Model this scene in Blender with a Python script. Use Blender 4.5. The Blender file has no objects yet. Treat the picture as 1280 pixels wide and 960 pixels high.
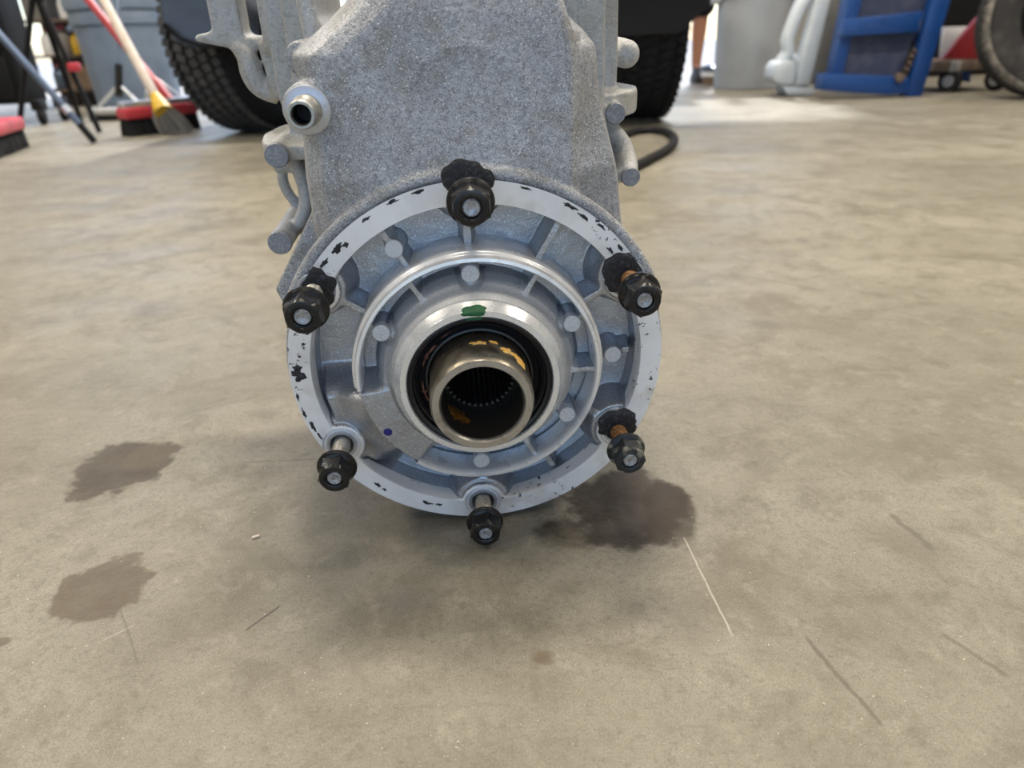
import bpy, bmesh, math, random
import numpy as np
from mathutils import Vector, Matrix, noise as mnoise

sc = bpy.context.scene
COL = sc.collection
PI = math.pi
rnd = random.Random(7)

# ------------------------------------------------------------------ camera
CAM_H = 0.3287
FPX = 888.0
PITCH, ROLL = math.radians(26.0), math.radians(2.0)
FW = Vector((0, math.cos(PITCH), -math.sin(PITCH)))
_r0 = Vector((1, 0, 0)); _u0 = _r0.cross(FW)
CR = _r0*math.cos(ROLL) - _u0*math.sin(ROLL)
CU = _u0*math.cos(ROLL) + _r0*math.sin(ROLL)
CAMP = Vector((0, 0, CAM_H))
cam_d = bpy.data.cameras.new('camera'); cam = bpy.data.objects.new('camera', cam_d); COL.objects.link(cam)
mw = Matrix((CR, CU, -FW)).transposed().to_4x4(); mw.translation = CAMP
cam.matrix_world = mw
cam_d.sensor_width = 36.0; cam_d.lens = FPX/1280*36.0
cam_d.clip_start = 0.01; cam_d.clip_end = 200
cam_d.dof.use_dof = True; cam_d.dof.focus_distance = 0.46; cam_d.dof.aperture_fstop = 7.0
sc.camera = cam

# ------------------------------------------------------------------ world, sun, lamps, exposure
world = bpy.data.worlds.new('sky'); sc.world = world; world.use_nodes = True
wn = world.node_tree.nodes; wl = world.node_tree.links
bg = wn['Background']
sky = wn.new('ShaderNodeTexSky'); sky.sky_type = 'NISHITA'; sky.sun_disc = False
sky.ozone_density = 4.0; sky.sun_elevation = math.radians(50); sky.sun_rotation = math.radians(20)
wl.new(sky.outputs[0], bg.inputs[0]); bg.inputs[1].default_value = 0.42
sun_d = bpy.data.lights.new('sun', 'SUN'); sun_d.energy = 5.0; sun_d.angle = 0.04; sun_d.color = (1, .98, .94)
sun = bpy.data.objects.new('sun', sun_d); COL.objects.link(sun)
sun.rotation_euler = (math.radians(-43), math.radians(12), 0)      # from beyond the back door, onto the yard
def area(name, loc, sx, sy, watts, colr, rot=(0, 0, 0)):
    d = bpy.data.lights.new(name, 'AREA'); d.shape = 'RECTANGLE'; d.size = sx; d.size_y = sy
    d.energy = watts; d.color = colr
    o = bpy.data.objects.new(name, d); COL.objects.link(o); o.location = loc; o.rotation_euler = rot
    return o
for lx in (-3.2, 0.0, 3.4):
    for ly, watts in ((-2.2, 20), (.3, 45), (1.75, 90), (4.3, 80)):
        area('ceiling_lamp', (lx, ly, 3.9), .9, .3, watts*(1.9 if abs(lx) < 1 and ly == 1.75 else 1), (1.0, .90, .75))
sc.view_settings.view_transform = 'Standard'; sc.view_settings.look = 'None'
sc.view_settings.gamma = 1.0; sc.view_settings.use_curve_mapping = False
sc.view_settings.exposure = -0.1

# ------------------------------------------------------------------ helpers: where a photograph point lies
def ray(px, py):
    return FW + CR*((px-640)/FPX) - CU*((py-480)/FPX)
def fl(px, py, z=0.0):
    v = ray(px, py); t = (z-CAM_H)/v.z
    return CAMP + v*t
def at(px, py, Y):
    v = ray(px, py); return CAMP + v*(Y/v.y)

# ------------------------------------------------------------------ helpers: objects
def tag(o, label=None, cat=None, group=None, kind=None):
    if label: o['label'] = label
    if cat: o['category'] = cat
    if group: o['group'] = group
    if kind: o['kind'] = kind
    return o
def empty(name, loc, label, cat, group=None):
    o = bpy.data.objects.new(name, None); COL.objects.link(o); o.location = loc; o.empty_display_size = .05
    return tag(o, label, cat, group)
def wloc(o):
    v = Vector((0, 0, 0))
    while o is not None:
        v = v + o.location; o = o.parent
    return v
def link(name, me, mat, parent=None, smooth=35, loc=None):
    """me holds world coordinates; children keep them relative to their parent."""
    off = wloc(parent) if parent else (Vector(loc) if loc is not None else Vector((0, 0, 0)))
    if off.length > 0: me.transform(Matrix.Translation(-off))
    if mat is not None: me.materials.append(mat)
    if smooth:
        me.polygons.foreach_set('use_smooth', [True]*len(me.polygons))
        if smooth < 180: me.set_sharp_from_angle(angle=math.radians(smooth))
    o = bpy.data.objects.new(name, me); COL.objects.link(o)
    if parent: o.parent = parent
    elif loc is not None: o.location = loc
    return o
def pyd(name, V, F, recalc=True):
    me = bpy.data.meshes.new(name); me.from_pydata([tuple(v) for v in V], [], [tuple(f) for f in F])
    if recalc:
        bm = bmesh.new(); bm.from_mesh(me); bmesh.ops.recalc_face_normals(bm, faces=bm.faces); bm.to_mesh(me); bm.free()
    me.update(); return me
class G:
    """collects geometry for ONE part"""
    def __init__(s): s.V = []; s.F = []
    def add(s, V, F):
        n = len(s.V); s.V += [Vector(v) for v in V]; s.F += [tuple(i+n for i in f) for f in F]; return s
    def box(s, c, size, rot=None, bev=0.0, seg=2):
        bm = bmesh.new(); bmesh.ops.create_cube(bm, size=1)
        bmesh.ops.scale(bm, vec=size, verts=bm.verts)
        if bev: bmesh.ops.bevel(bm, geom=bm.edges[:], offset=bev, segments=seg, affect='EDGES', profile=.5)
        M = Matrix.Translation(c) @ (rot.to_4x4() if rot else Matrix())
        bm.verts.index_update()
        s.add([M @ v.co for v in bm.verts], [[v.index for v in f.verts] for f in bm.faces]); bm.free(); return s
    def lathe(s, prof, o, ax, xr=None, seg=48, a0=0, a1=2*PI, closed=False):
        ax = Vector(ax).normalized()
        if xr is None: xr = ax.orthogonal().normalized()
        xr = (Vector(xr) - ax*Vector(xr).dot(ax)).normalized(); yr = ax.cross(xr)
        full = abs(a1-a0-2*PI) < 1e-6; m = seg if full else seg+1; n = len(prof)
        V = []
        for i in range(m):
            a = a0+(a1-a0)*i/seg; d = xr*math.cos(a)+yr*math.sin(a)
            for (r, h) in prof: V.append(Vector(o)+d*r+ax*h)
        F = []
        for i in range(seg):
            j = (i+1) % m
            for k in range(n if closed else n-1):
                l = (k+1) % n
                F.append((i*n+k, j*n+k, j*n+l, i*n+l))
        if closed and not full:
            F.append(tuple(range(n))); F.append(tuple((m-1)*n+k for k in range(n))[::-1])
        return s.add(V, F)
    def tube(s, pts, rad, seg=10, cap=True):
        pts = [Vector(p) for p in pts]; n = len(pts)
        if not hasattr(rad, '__len__'): rad = [rad]*n
        t = [(pts[min(i+1, n-1)]-pts[max(i-1, 0)]).normalized() for i in range(n)]
        x = t[0].orthogonal().normalized(); V = []; F = []
        for i in range(n):
            x = (x - t[i]*x.dot(t[i])).normalized(); y = t[i].cross(x)
            for k in range(seg):
                a = 2*PI*k/seg; V.append(pts[i]+(x*math.cos(a)+y*math.sin(a))*rad[i])
        for i in range(n-1):
            for k in range(seg):
                l = (k+1) % seg; F.append((i*seg+k, i*seg+l, (i+1)*seg+l, (i+1)*seg+k))
        if cap: F.append(tuple(range(seg))[::-1]); F.append(tuple((n-1)*seg+k for k in range(seg)))
        return s.add(V, F)
    def prism(s, poly, d):
        n = len(poly); poly = [Vector(p) for p in poly]; d = Vector(d)
        F = [tuple(range(n))[::-1], tuple(range(n, 2*n))] + [(i, (i+1) % n, n+(i+1) % n, n+i) for i in range(n)]
        return s.add(poly+[p+d for p in poly], F)
    def loft(s, rings):
        n = len(rings[0]); V = [v for r in rings for v in r]; F = []
        for i in range(len(rings)-1):
            for k in range(n):
                l = (k+1) % n; F.append((i*n+k, i*n+l, (i+1)*n+l, (i+1)*n+k))
        F.append(tuple(range(n))[::-1]); F.append(tuple((len(rings)-1)*n+k for k in range(n)))
        return s.add(V, F)
    def mesh(s, name='part'): return pyd(name, s.V, s.F)
    def build(s, name, mat, parent=None, smooth=35, loc=None): return link(name, s.mesh(name), mat, parent, smooth, loc)
def smooth_path(pts, k=6):
    P = [Vector(p) for p in pts]; P = [2*P[0]-P[1]]+P+[2*P[-1]-P[-2]]; out = []
    for i in range(1, len(P)-2):
        for j in range(k):
            t = j/k; a, b, c, d = P[i-1], P[i], P[i+1], P[i+2]
            out.append(.5*((2*b)+(c-a)*t+(2*a-5*b+4*c-d)*t*t+(3*b-a-3*c+d)*t**3))
    out.append(P[-2]); return out
def voxel_cast(name, g, vox, it, factor=.5):
    """joins overlapping closed pieces into one filleted casting"""
    me = g.mesh(name); o = bpy.data.objects.new(name, me); COL.objects.link(o)
    m = o.modifiers.new('r', 'REMESH'); m.mode = 'VOXEL'; m.voxel_size = vox
    s_ = o.modifiers.new('s', 'SMOOTH'); s_.iterations = it; s_.factor = factor
    dg = bpy.context.evaluated_depsgraph_get(); dg.update()
    out = bpy.data.meshes.new_from_object(o.evaluated_get(dg)); bpy.data.objects.remove(o); out.materials.clear(); return out

# ------------------------------------------------------------------ helpers: materials
def new_mat(name):
    m = bpy.data.materials.new(name); m.use_nodes = True
    return m, m.node_tree.nodes, m.node_tree.links, m.node_tree.nodes['Principled BSDF']
def nz(N, L, co, scale, detail=4, rough=.55, dist=0):
    t = N.new('ShaderNodeTexNoise'); t.inputs['Scale'].default_value = scale; t.inputs['Detail'].default_value = detail
    t.inputs['Roughness'].default_value = rough; t.inputs['Distortion'].default_value = dist
    L.new(co, t.inputs['Vector']); return t.outputs[0]
def ramp(N, L, v, a, b, lo=0.0, hi=1.0):
    t = N.new('ShaderNodeMapRange'); t.interpolation_type = 'SMOOTHSTEP'
    t.inputs[1].default_value = a; t.inputs[2].default_value = b; t.inputs[3].default_value = lo; t.inputs[4].default_value = hi
    L.new(v, t.inputs[0]); return t.outputs[0]
def mth(N, L, op, a, b=None):
    t = N.new('ShaderNodeMath'); t.operation = op
    for i, v in enumerate((a, b)):
        if v is None: continue
        if isinstance(v, (int, float)): t.inputs[i].default_value = v
        else: L.new(v, t.inputs[i])
    return t.outputs[0]
def mixc(N, L, fac, a, b):
    t = N.new('ShaderNodeMix'); t.data_type = 'RGBA'
    if isinstance(fac, (int, float)): t.inputs[0].default_value = fac
    else: L.new(fac, t.inputs[0])
    for i, v in ((6, a), (7, b)):
        if isinstance(v, tuple): t.inputs[i].default_value = (*v, 1)
        else: L.new(v, t.inputs[i])
    return t.outputs[2]
def mat(name, col, rough=.5, metal=0.0, layers=(), bump=None, rvar=None, spec=.5, coords='Object'):
    """layers: (noise scale, detail, low, high, colour, strength)"""
    m, N, L, B = new_mat(name)
    co = N.new('ShaderNodeTexCoord').outputs[coords]
    c = None
    for (s, d, lo, hi, lc, st) in layers:
        f = mth(N, L, 'MULTIPLY', ramp(N, L, nz(N, L, co, s, d), lo, hi), st)
        c = mixc(N, L, f, c if c is not None else tuple(col), tuple(lc))
    if c is not None: L.new(c, B.inputs['Base Color'])
    else: B.inputs['Base Color'].default_value = (*col, 1)
    B.inputs['Metallic'].default_value = metal; B.inputs['Roughness'].default_value = rough
    B.inputs['Specular IOR Level'].default_value = spec
    if rvar: L.new(ramp(N, L, nz(N, L, co, rvar[0], 3), .3, .7, rvar[1], rvar[2]), B.inputs['Roughness'])
    if bump:
        h = None
        for (s, d, st) in bump:
            x = mth(N, L, 'MULTIPLY', nz(N, L, co, s, d), st); h = x if h is None else mth(N, L, 'ADD', h, x)
        b = N.new('ShaderNodeBump'); b.inputs['Distance'].default_value = 1.0; b.inputs['Strength'].default_value = 1.0
        L.new(h, b.inputs['Height']); L.new(b.outputs[0], B.inputs['Normal'])
    return m

M = {}
M['cast'] = mat('weathered_cast_aluminium', (.435, .45, .485), .5, .25,
    [(18, 4, .38, .68, (.30, .31, .33), .8), (55, 5, .52, .66, (.24, .215, .18), .5), (330, 4, .46, .60, (.24, .25, .27), .6),
     (1300, 2, .61, .68, (.95, .96, .98), .85), (900, 3, .54, .63, (.09, .095, .105), .6), (30, 4, .68, .78, (.26, .15, .08), .35)],
    [(500, 3, .0007), (1400, 2, .0002)], (60, .42, .7))
M['cast_far'] = mat('dusty_cast_aluminium', (.45, .46, .47), .6, .25,
    [(25, 4, .40, .66, (.36, .34, .29), .6), (300, 3, .5, .62, (.26, .27, .29), .5), (900, 2, .62, .70, (.8, .8, .82), .6)], [(450, 3, .0006)])
M['cover'] = mat('fresh_cast_aluminium', (.42, .44, .48), .33, .8,
    [(30, 4, .40, .7, (.34, .36, .40), .6), (800, 2, .56, .66, (.74, .77, .82), .6), (1500, 2, .58, .68, (.25, .26, .29), .5), (14, 3, .64, .74, (.30, .24, .17), .35)],
    [(900, 3, .00025), (60, 3, .0012)], (40, .28, .44))
M['hub'] = mat('hub_cast_aluminium', (.56, .57, .59), .5, .5, [(1200, 2, .5, .65, (.34, .35, .37), .6), (40, 3, .5, .7, (.5, .49, .46), .5)], [(1000, 3, .0003)])
M['boss'] = mat('sheared_boss_aluminium', (.60, .63, .68), .45, .5, [(900, 2, .5, .64, (.38, .40, .45), .6)], [(700, 2, .0004)])
M['gate'] = mat('grey_boss_end', (.24, .25, .28), .55, .5, [(500, 3, .45, .65, (.36, .37, .40), .7)], [(500, 2, .0006)])
# machined face: bright, with remains of black gasket maker
def ring_mat():
    m, N, L, B = new_mat('machined_mating_face')
    co = N.new('ShaderNodeTexCoord').outputs['Object']
    c = mixc(N, L, ramp(N, L, nz(N, L, co, 35, 4), .42, .68), (.88, .885, .91), (.78, .785, .81))
    c = mixc(N, L, mth(N, L, 'MULTIPLY', ramp(N, L, nz(N, L, co, 24, 3), .56, .66), .55), c, (.62, .57, .52))
    spots = mth(N, L, 'MULTIPLY', ramp(N, L, nz(N, L, co, 190, 5, .65), .60, .64), ramp(N, L, nz(N, L, co, 22, 2), .50, .58))
    c = mixc(N, L, spots, c, (.012, .012, .018))
    L.new(c, B.inputs['Base Color'])
    L.new(ramp(N, L, nz(N, L, co, 60, 3), .35, .65, .38, .52), B.inputs['Roughness'])
    L.new(mth(N, L, 'MULTIPLY', mth(N, L, 'SUBTRACT', 1.0, spots), .3), B.inputs['Metallic'])
    return m
M['ring'] = ring_mat()
M['machined'] = mat('turned_aluminium', (.88, .89, .91), .34, .5, [(60, 3, .5, .7, (.68, .69, .71), .7)], [(260, 2, .00012)], (90, .26, .40))
M['hubring'] = mat('turned_hub_ring', (.86, .87, .88), .3, .6, [(60, 3, .5, .75, (.74, .74, .74), .6)], None, (80, .2, .36))
M['seal'] = mat('black_oil_seal_rubber', (.010, .010, .012), .38, 0, [(120, 4, .58, .72, (.05, .022, .018), .6)], [(500, 2, .0002)])
M['sleeve'] = mat('worn_steel_sleeve', (.31, .285, .24), .33, .95, [(50, 4, .45, .7, (.15, .125, .085), .8), (300, 3, .6, .7, (.42, .36, .26), .5)], [(300, 2, .0001)], (70, .25, .45))
M['sleeve_end'] = mat('ground_steel_end', (.46, .44, .41), .34, .85, [(120, 4, .5, .7, (.22, .20, .18), .7)], [(350, 2, .00015)])
M['spline'] = mat('oiled_splines', (.11, .10, .09), .35, .8, [(150, 3, .5, .7, (.10, .085, .06), .6)])
M['amber'] = mat('amber_old_oil', (.20, .09, .015), .2, 0, [(200, 3, .45, .65, (.07, .03, .008), .8)])
M['yellow'] = mat('dried_yellow_sealant', (.72, .42, .08), .55, 0, [(300, 4, .45, .65, (.55, .40, .20), .7)], [(600, 2, .0005)])
M['redrust'] = mat('red_brown_residue', (.14, .04, .025), .6, 0, [(300, 3, .45, .65, (.22, .11, .07), .7)], [(600, 2, .0006)])
M['green'] = mat('green_paint', (.005, .10, .03), .4, 0, [(200, 3, .5, .7, (.01, .15, .05), .6)])
M['blue_ink'] = mat('blue_ink', (.018, .012, .16), .45)
M['gasket'] = mat('black_gasket_sealant', (.012, .012, .016), .5, 0, [(350, 3, .55, .68, (.06, .06, .075), .8)], [(500, 4, .0012)])
M['nut'] = mat('black_oxide_steel', (.020, .020, .021), .33, .5, [(90, 4, .52, .68, (.05, .049, .046), .5), (400, 3, .62, .72, (.10, .10, .10), .4)], [(300, 2, .00008)], (120, .22, .40))
M['nut_worn'] = mat('black_steel_scuffed', (.020, .024, .030), .45, .3, [(70, 4, .54, .62, (.26, .25, .20), .8), (400, 3, .62, .72, (.12, .12, .12), .5)], [(400, 3, .0004)])
M['tip'] = mat('zinc_bolt_tip', (.38, .40, .44), .45, .7, [(500, 3, .48, .62, (.20, .21, .24), .8)], [(500, 2, .0004)])
M['thread'] = mat('zinc_thread', (.42, .42, .40), .42, .7, [(300, 3, .5, .68, (.25, .235, .2), .7)])
M['rust'] = mat('rusted_thread', (.19, .085, .03), .8, .1, [(350, 4, .42, .62, (.36, .19, .08), .9), (700, 3, .56, .66, (.05, .028, .018), .9)], [(700, 3, .001)])
M['washer'] = mat('zinc_washer', (.55, .57, .62), .42, .6, [(300, 3, .5, .66, (.40, .42, .46), .6)])
M['dark_in'] = mat('dark_bore', (.006, .006, .007), .6)
M['black_rub'] = mat('black_rubber', (.011, .011, .013), .7, 0, [(60, 3, .45, .65, (.022, .022, .024), .7)], [(200, 3, .001)])
M['tyre_grey'] = mat('dusty_tyre_rubber', (.060, .062, .068), .8, 0, [(18, 4, .42, .65, (.105, .10, .098), .8), (90, 3, .5, .65, (.03, .03, .035), .6)], [(120, 3, .002)])
M['tyre_brown'] = mat('worn_loose_tyre', (.030, .029, .030), .75, 0, [(12, 4, .45, .65, (.06, .055, .05), .8)], [(120, 3, .002)])
M['tyre_bead'] = mat('worn_pale_bead', (.20, .18, .155), .8, 0, [(30, 4, .42, .6, (.07, .065, .06), .8)])
M['steel_rim'] = mat('grey_wheel_steel', (.16, .165, .175), .45, .6)
M['car_dark'] = mat('dark_underbody', (.006, .0065, .009), .7, 0, [(15, 3, .5, .7, (.014, .014, .018), .6)])
M['car_blue'] = mat('slate_blue_body', (.070, .095, .145), .35, .1, [(10, 3, .4, .7, (.05, .065, .10), .6)])
M['can_grey'] = mat('grey_bin_plastic', (.30, .32, .35), .45, 0, [(8, 3, .4, .7, (.25, .265, .29), .6)], [(30, 2, .001)])
M['can_blue'] = mat('blue_grey_bin_plastic', (.17, .225, .31), .5, 0, [(8, 3, .4, .7, (.13, .17, .24), .6)], [(30, 2, .001)])
M['blue_steel'] = mat('blue_painted_steel', (.006, .048, .20), .38, .1, [(10, 4, .45, .7, (.005, .036, .155), .6), (60, 3, .62, .74, (.12, .15, .22), .6)])
M['blue_dark'] = mat('dull_blue_panel', (.024, .032, .07), .6, 0, [(20, 3, .45, .65, (.05, .055, .09), .7)])
M['plastic_lt'] = mat('pale_grey_plastic', (.52, .57, .62), .42, 0, [(10, 3, .45, .7, (.42, .44, .46), .5)])
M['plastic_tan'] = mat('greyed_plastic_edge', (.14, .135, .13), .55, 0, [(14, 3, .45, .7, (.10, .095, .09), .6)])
M['red'] = mat('red_paint', (.20, .014, .018), .4, 0, [(25, 3, .5, .7, (.2, .02, .02), .6)])
M['red_br'] = mat('red_plastic', (.42, .03, .045), .45, 0, [(25, 3, .5, .7, (.3, .03, .035), .6)])
M['white_p'] = mat('white_paint', (.72, .73, .75), .45, 0, [(12, 3, .5, .7, (.58, .57, .55), .5)])
M['silver'] = mat('galvanised_steel', (.55, .57, .60), .32, .8, [(60, 3, .5, .7, (.40, .41, .43), .6)])
M['bristle'] = mat('black_bristle', (.012, .012, .013), .8, 0, [(300, 2, .5, .6, (.03, .03, .03), .6)])
M['straw'] = mat('grey_straw', (.27, .25, .22), .8, 0, [(150, 3, .45, .6, (.16, .15, .14), .8)])
M['wood'] = mat('worn_pale_wood', (.50, .43, .38), .55, 0, [(25, 4, .45, .7, (.42, .32, .24), .7)])
M['yellow_p'] = mat('yellow_plastic', (.68, .42, .03), .45)
M['pole_blue'] = mat('slate_blue_metal', (.10, .135, .20), .35, .6)
M['black_p'] = mat('black_plastic', (.006, .006, .007), .5)
M['brown_b'] = mat('brown_cardboard', (.24, .165, .11), .8, 0, [(20, 3, .45, .7, (.18, .12, .08), .6)])
M['rust_steel'] = mat('brown_rusty_steel', (.13, .095, .075), .7, .2, [(30, 4, .45, .65, (.08, .05, .035), .8)])
M['skin'] = mat('skin', (.36, .17, .11), .5, 0, [(30, 3, .45, .7, (.30, .13, .085), .5)])
M['cloth_blk'] = mat('black_cloth', (.010, .010, .012), .85, 0, None or [(60, 3, .5, .7, (.02, .02, .022), .5)])
M['cloth_gry'] = mat('grey_cloth', (.10, .11, .13), .9)
M['shoe'] = mat('dark_shoe_leather', (.02, .017, .015), .6)
M['hair'] = mat('dark_hair', (.015, .011, .009), .7)
for k_ in ('black_rub', 'car_dark', 'black_p', 'tyre_grey', 'tyre_brown', 'bristle', 'cloth_blk'):
    M[k_].node_tree.nodes['Principled BSDF'].inputs['Specular IOR Level'].default_value = .18
M['grit'] = mat('pale_grit', (.46, .44, .39), .8)
M['wall'] = mat('painted_wall', (.46, .44, .40), .7, 0, [(2, 4, .4, .7, (.38, .36, .32), .6)], [(60, 3, .001)])
M['ceil'] = mat('white_ceiling', (.62, .61, .58), .8, 0, [(3, 3, .4, .7, (.55, .54, .51), .5)])
M['yard'] = mat('sunlit_concrete_yard', (.50, .47, .42), .85, 0, [(2, 4, .4, .7, (.42, .39, .34), .6)], [(60, 3, .002)])

# ------------------------------------------------------------------ the floor: stained smooth concrete
def floor_material():
    m, N, L, B = new_mat('stained_concrete')
    co = N.new('ShaderNodeTexCoord').outputs['Object']
    c = mixc(N, L, ramp(N, L, nz(N, L, co, 2.2, 6, .6), .32, .68), (.185, .171, .138), (.262, .246, .204))
    c = mixc(N, L, mth(N, L, 'MULTIPLY', ramp(N, L, nz(N, L, co, 9, 6, .7, .6), .44, .66), .85), c, (.150, .136, .104))
    c = mixc(N, L, mth(N, L, 'MULTIPLY', ramp(N, L, nz(N, L, co, 28, 6, .75, .4), .48, .68), .65), c, (.13, .118, .09))
    c = mixc(N, L, mth(N, L, 'MULTIPLY', ramp(N, L, nz(N, L, co, 38, 6, .7, .3), .52, .74), .38), c, (.36, .34, .29))
    c = mixc(N, L, mth(N, L, 'MULTIPLY', ramp(N, L, nz(N, L, co, 210, 6, .7), .48, .66), .45), c, (.115, .103, .078))
    c = mixc(N, L, mth(N, L, 'MULTIPLY', ramp(N, L, nz(N, L, co, 850, 3, .6), .50, .66), .55), c, (.105, .095, .075))
    c = mixc(N, L, mth(N, L, 'MULTIPLY', ramp(N, L, nz(N, L, co, 1000, 3, .6), .60, .70), .55), c, (.46, .44, .39))
    # long smears across the floor
    mp = N.new('ShaderNodeMapping'); mp.inputs['Scale'].default_value = (1.2, 7, 1); mp.inputs['Rotation'].default_value = (0, 0, .12)
    L.new(co, mp.inputs[0])
    c = mixc(N, L, mth(N, L, 'MULTIPLY', ramp(N, L, nz(N, L, mp.outputs[0], 2.0, 6, .65), .53, .72), .40), c, (.245, .225, .185))
    # stains: centre, half axes, turn, ragged edge, colour, strength; one is a painted shadow
    wob = nz(N, L, co, 13, 5, .6); wob2 = nz(N, L, co, 75, 4); blot = ramp(N, L, nz(N, L, co, 30, 5, .65), .36, .62, .85, 1.0)
    sep = N.new('ShaderNodeSeparateXYZ'); L.new(co, sep.inputs[0])
    stains_and_shadow = []
    def stain_or_shadow(px, py, sx, sy, colr, st, soft=.2, ragged=.75, turn=0.0):
        p = fl(px, py); a = (fl(px+sx, py)-fl(px-sx, py)).length/2; b = (fl(px, py-sy)-fl(px, py+sy)).length/2
        stains_and_shadow.append((p, a, b, colr, st, soft, ragged, turn))
    stain_or_shadow(150, 588, 66, 33, (.065, .050, .034), .92, .20, 1.0, .25); stain_or_shadow(185, 570, 30, 18, (.10, .08, .055), .6, .4)
    stain_or_shadow(128, 735, 62, 35, (.085, .066, .045), .85, .16, .9, .25)
    stain_or_shadow(838, 640, 36, 42, (.05, .038, .023), .8, .3); stain_or_shadow(775, 640, 92, 52, (.042, .029, .017), .95, .26, .95); stain_or_shadow(720, 665, 60, 30, (.045, .034, .024), .7, .6)
    stain_or_shadow(678, 823, 22, 14, (.105, .075, .045), .75, .7); stain_or_shadow(0, 803, 16, 7, (.09, .075, .055), .8, .4)
    stain_or_shadow(955, 405, 30, 10, (.22, .20, .15), .8, .7); stain_or_shadow(105, 695, 16, 12, (.22, .20, .16), .5, .8)
    stain_or_shadow(1150, 690, 62, 45, (.20, .178, .135), .45, .9, 1.6); stain_or_shadow(925, 690, 40, 50, (.23, .2, .15), .4, .9)
    stain_or_shadow(505, 750, 46, 22, (.20, .195, .195), .45, .9); stain_or_shadow(870, 790, 60, 40, (.21, .19, .15), .42, 1.0, 1.5)  # first call paints a bolt's cast shadow into the floor colour
    stain_or_shadow(60, 403, 22, 3, (.22, .20, .17), .7, .7); stain_or_shadow(1000, 300, 12, 4, (.2, .18, .15), .6, .6)
    stain_or_shadow(1060, 560, 120, 40, (.25, .23, .18), .35, 1.0, 1.5)
    for (p, a, b, colr, st, soft, ragged, turn) in stains_and_shadow:
        if colr[0] > .15: colr = tuple(v*.58 for v in colr)
        elif colr[0] < .07: colr = tuple(v*.8 for v in colr)
        dx = mth(N, L, 'SUBTRACT', sep.outputs[0], p.x); dy = mth(N, L, 'SUBTRACT', sep.outputs[1], p.y)
        ct, sn = math.cos(turn), math.sin(turn)
        u = mth(N, L, 'ADD', mth(N, L, 'MULTIPLY', dx, ct/a), mth(N, L, 'MULTIPLY', dy, sn/a))
        v = mth(N, L, 'ADD', mth(N, L, 'MULTIPLY', dx, -sn/b), mth(N, L, 'MULTIPLY', dy, ct/b))
        d = mth(N, L, 'SQRT', mth(N, L, 'ADD', mth(N, L, 'MULTIPLY', u, u), mth(N, L, 'MULTIPLY', v, v)))
        d = mth(N, L, 'ADD', d, mth(N, L, 'MULTIPLY', mth(N, L, 'SUBTRACT', wob, .5), ragged*2))
        d = mth(N, L, 'ADD', d, mth(N, L, 'MULTIPLY', mth(N, L, 'SUBTRACT', wob2, .5), ragged*.45))
        f = mth(N, L, 'MULTIPLY', mth(N, L, 'MULTIPLY', ramp(N, L, d, 1.0, 1.0-soft), blot), st)
        c = mixc(N, L, f, c, colr)
    # scratches, cracks, joint lines, a painted shadow line at far left: end points on the photograph's floor
    lines = [((853, 668), (918, 800), .0010, (.44, .42, .36), .6), ((1000, 790), (1110, 915), .0022, (.17, .155, .12), .55),
             ((305, 790), (352, 756), .0012, (.15, .135, .11), .8), ((215, 522), (300, 500), .0016, (.24, .22, .19), .6), ((300, 500), (392, 478), .0014, (.25, .23, .2), .5),
             ((1110, 640), (1170, 690), .0035, (.19, .17, .13), .5), ((890, 226), (1280, 203), .006, (.25, .235, .20), .55), ((0, 262), (320, 258), .006, (.30, .28, .24), .5),  # last one is a shadow edge painted into the floor
             ((300, 578), (400, 574), .0016, (.24, .22, .18), .6), ((120, 805), (170, 780), .0009, (.44, .42, .37), .3), ((150, 760), (175, 835), .0012, (.24, .22, .18), .5),
             ((905, 340), (1040, 365), .004, (.26, .24, .2), .5), ((1175, 790), (1265, 850), .0025, (.19, .17, .13), .5)]
    for (a, b, w, colr, st) in lines:
        if colr[0] < .40: colr = tuple(v*.50 for v in colr); st = min(1, st*1.15)
        A, Bp = fl(*a), fl(*b); d = (Bp-A); ln = d.length; d = d/ln
        dx = mth(N, L, 'SUBTRACT', sep.outputs[0], A.x); dy = mth(N, L, 'SUBTRACT', sep.outputs[1], A.y)
        al = mth(N, L, 'ADD', mth(N, L, 'MULTIPLY', dx, d.x), mth(N, L, 'MULTIPLY', dy, d.y))
        ac = mth(N, L, 'ADD', mth(N, L, 'MULTIPLY', dx, -d.y), mth(N, L, 'MULTIPLY', dy, d.x))
        ac = mth(N, L, 'ABSOLUTE', mth(N, L, 'ADD', ac, mth(N, L, 'MULTIPLY', mth(N, L, 'SUBTRACT', wob2, .5), w*2)))
        f = mth(N, L, 'MULTIPLY', ramp(N, L, ac, w, w*.3), st)
        f = mth(N, L, 'MULTIPLY', f, mth(N, L, 'MULTIPLY', ramp(N, L, al, 0, ln*.1), ramp(N, L, al, ln, ln*.9)))
        c = mixc(N, L, f, c, colr)
    L.new(c, B.inputs['Base Color'])
    L.new(ramp(N, L, nz(N, L, co, 6, 4), .3, .7, .36, .56), B.inputs['Roughness'])
    B.inputs['Specular IOR Level'].default_value = .22
    h = mth(N, L, 'ADD', mth(N, L, 'MULTIPLY', nz(N, L, co, 60, 5), .0012), mth(N, L, 'MULTIPLY', nz(N, L, co, 700, 3), .00035))
    b = N.new('ShaderNodeBump'); b.inputs['Distance'].default_value = 1; b.inputs['Strength'].default_value = .8
    L.new(h, b.inputs['Height']); L.new(b.outputs[0], B.inputs['Normal'])
    return m
RX, RY0, RY1, RZ = 5.5, -4.5, 6.0, 4.1
def struct(name, g, m): return tag(g.build(name, m, None, 0), kind='structure')
struct('floor', G().box((0, (RY0+RY1)/2, -.05), (2*RX+.4, RY1-RY0+.4, .1)), floor_material())
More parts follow.
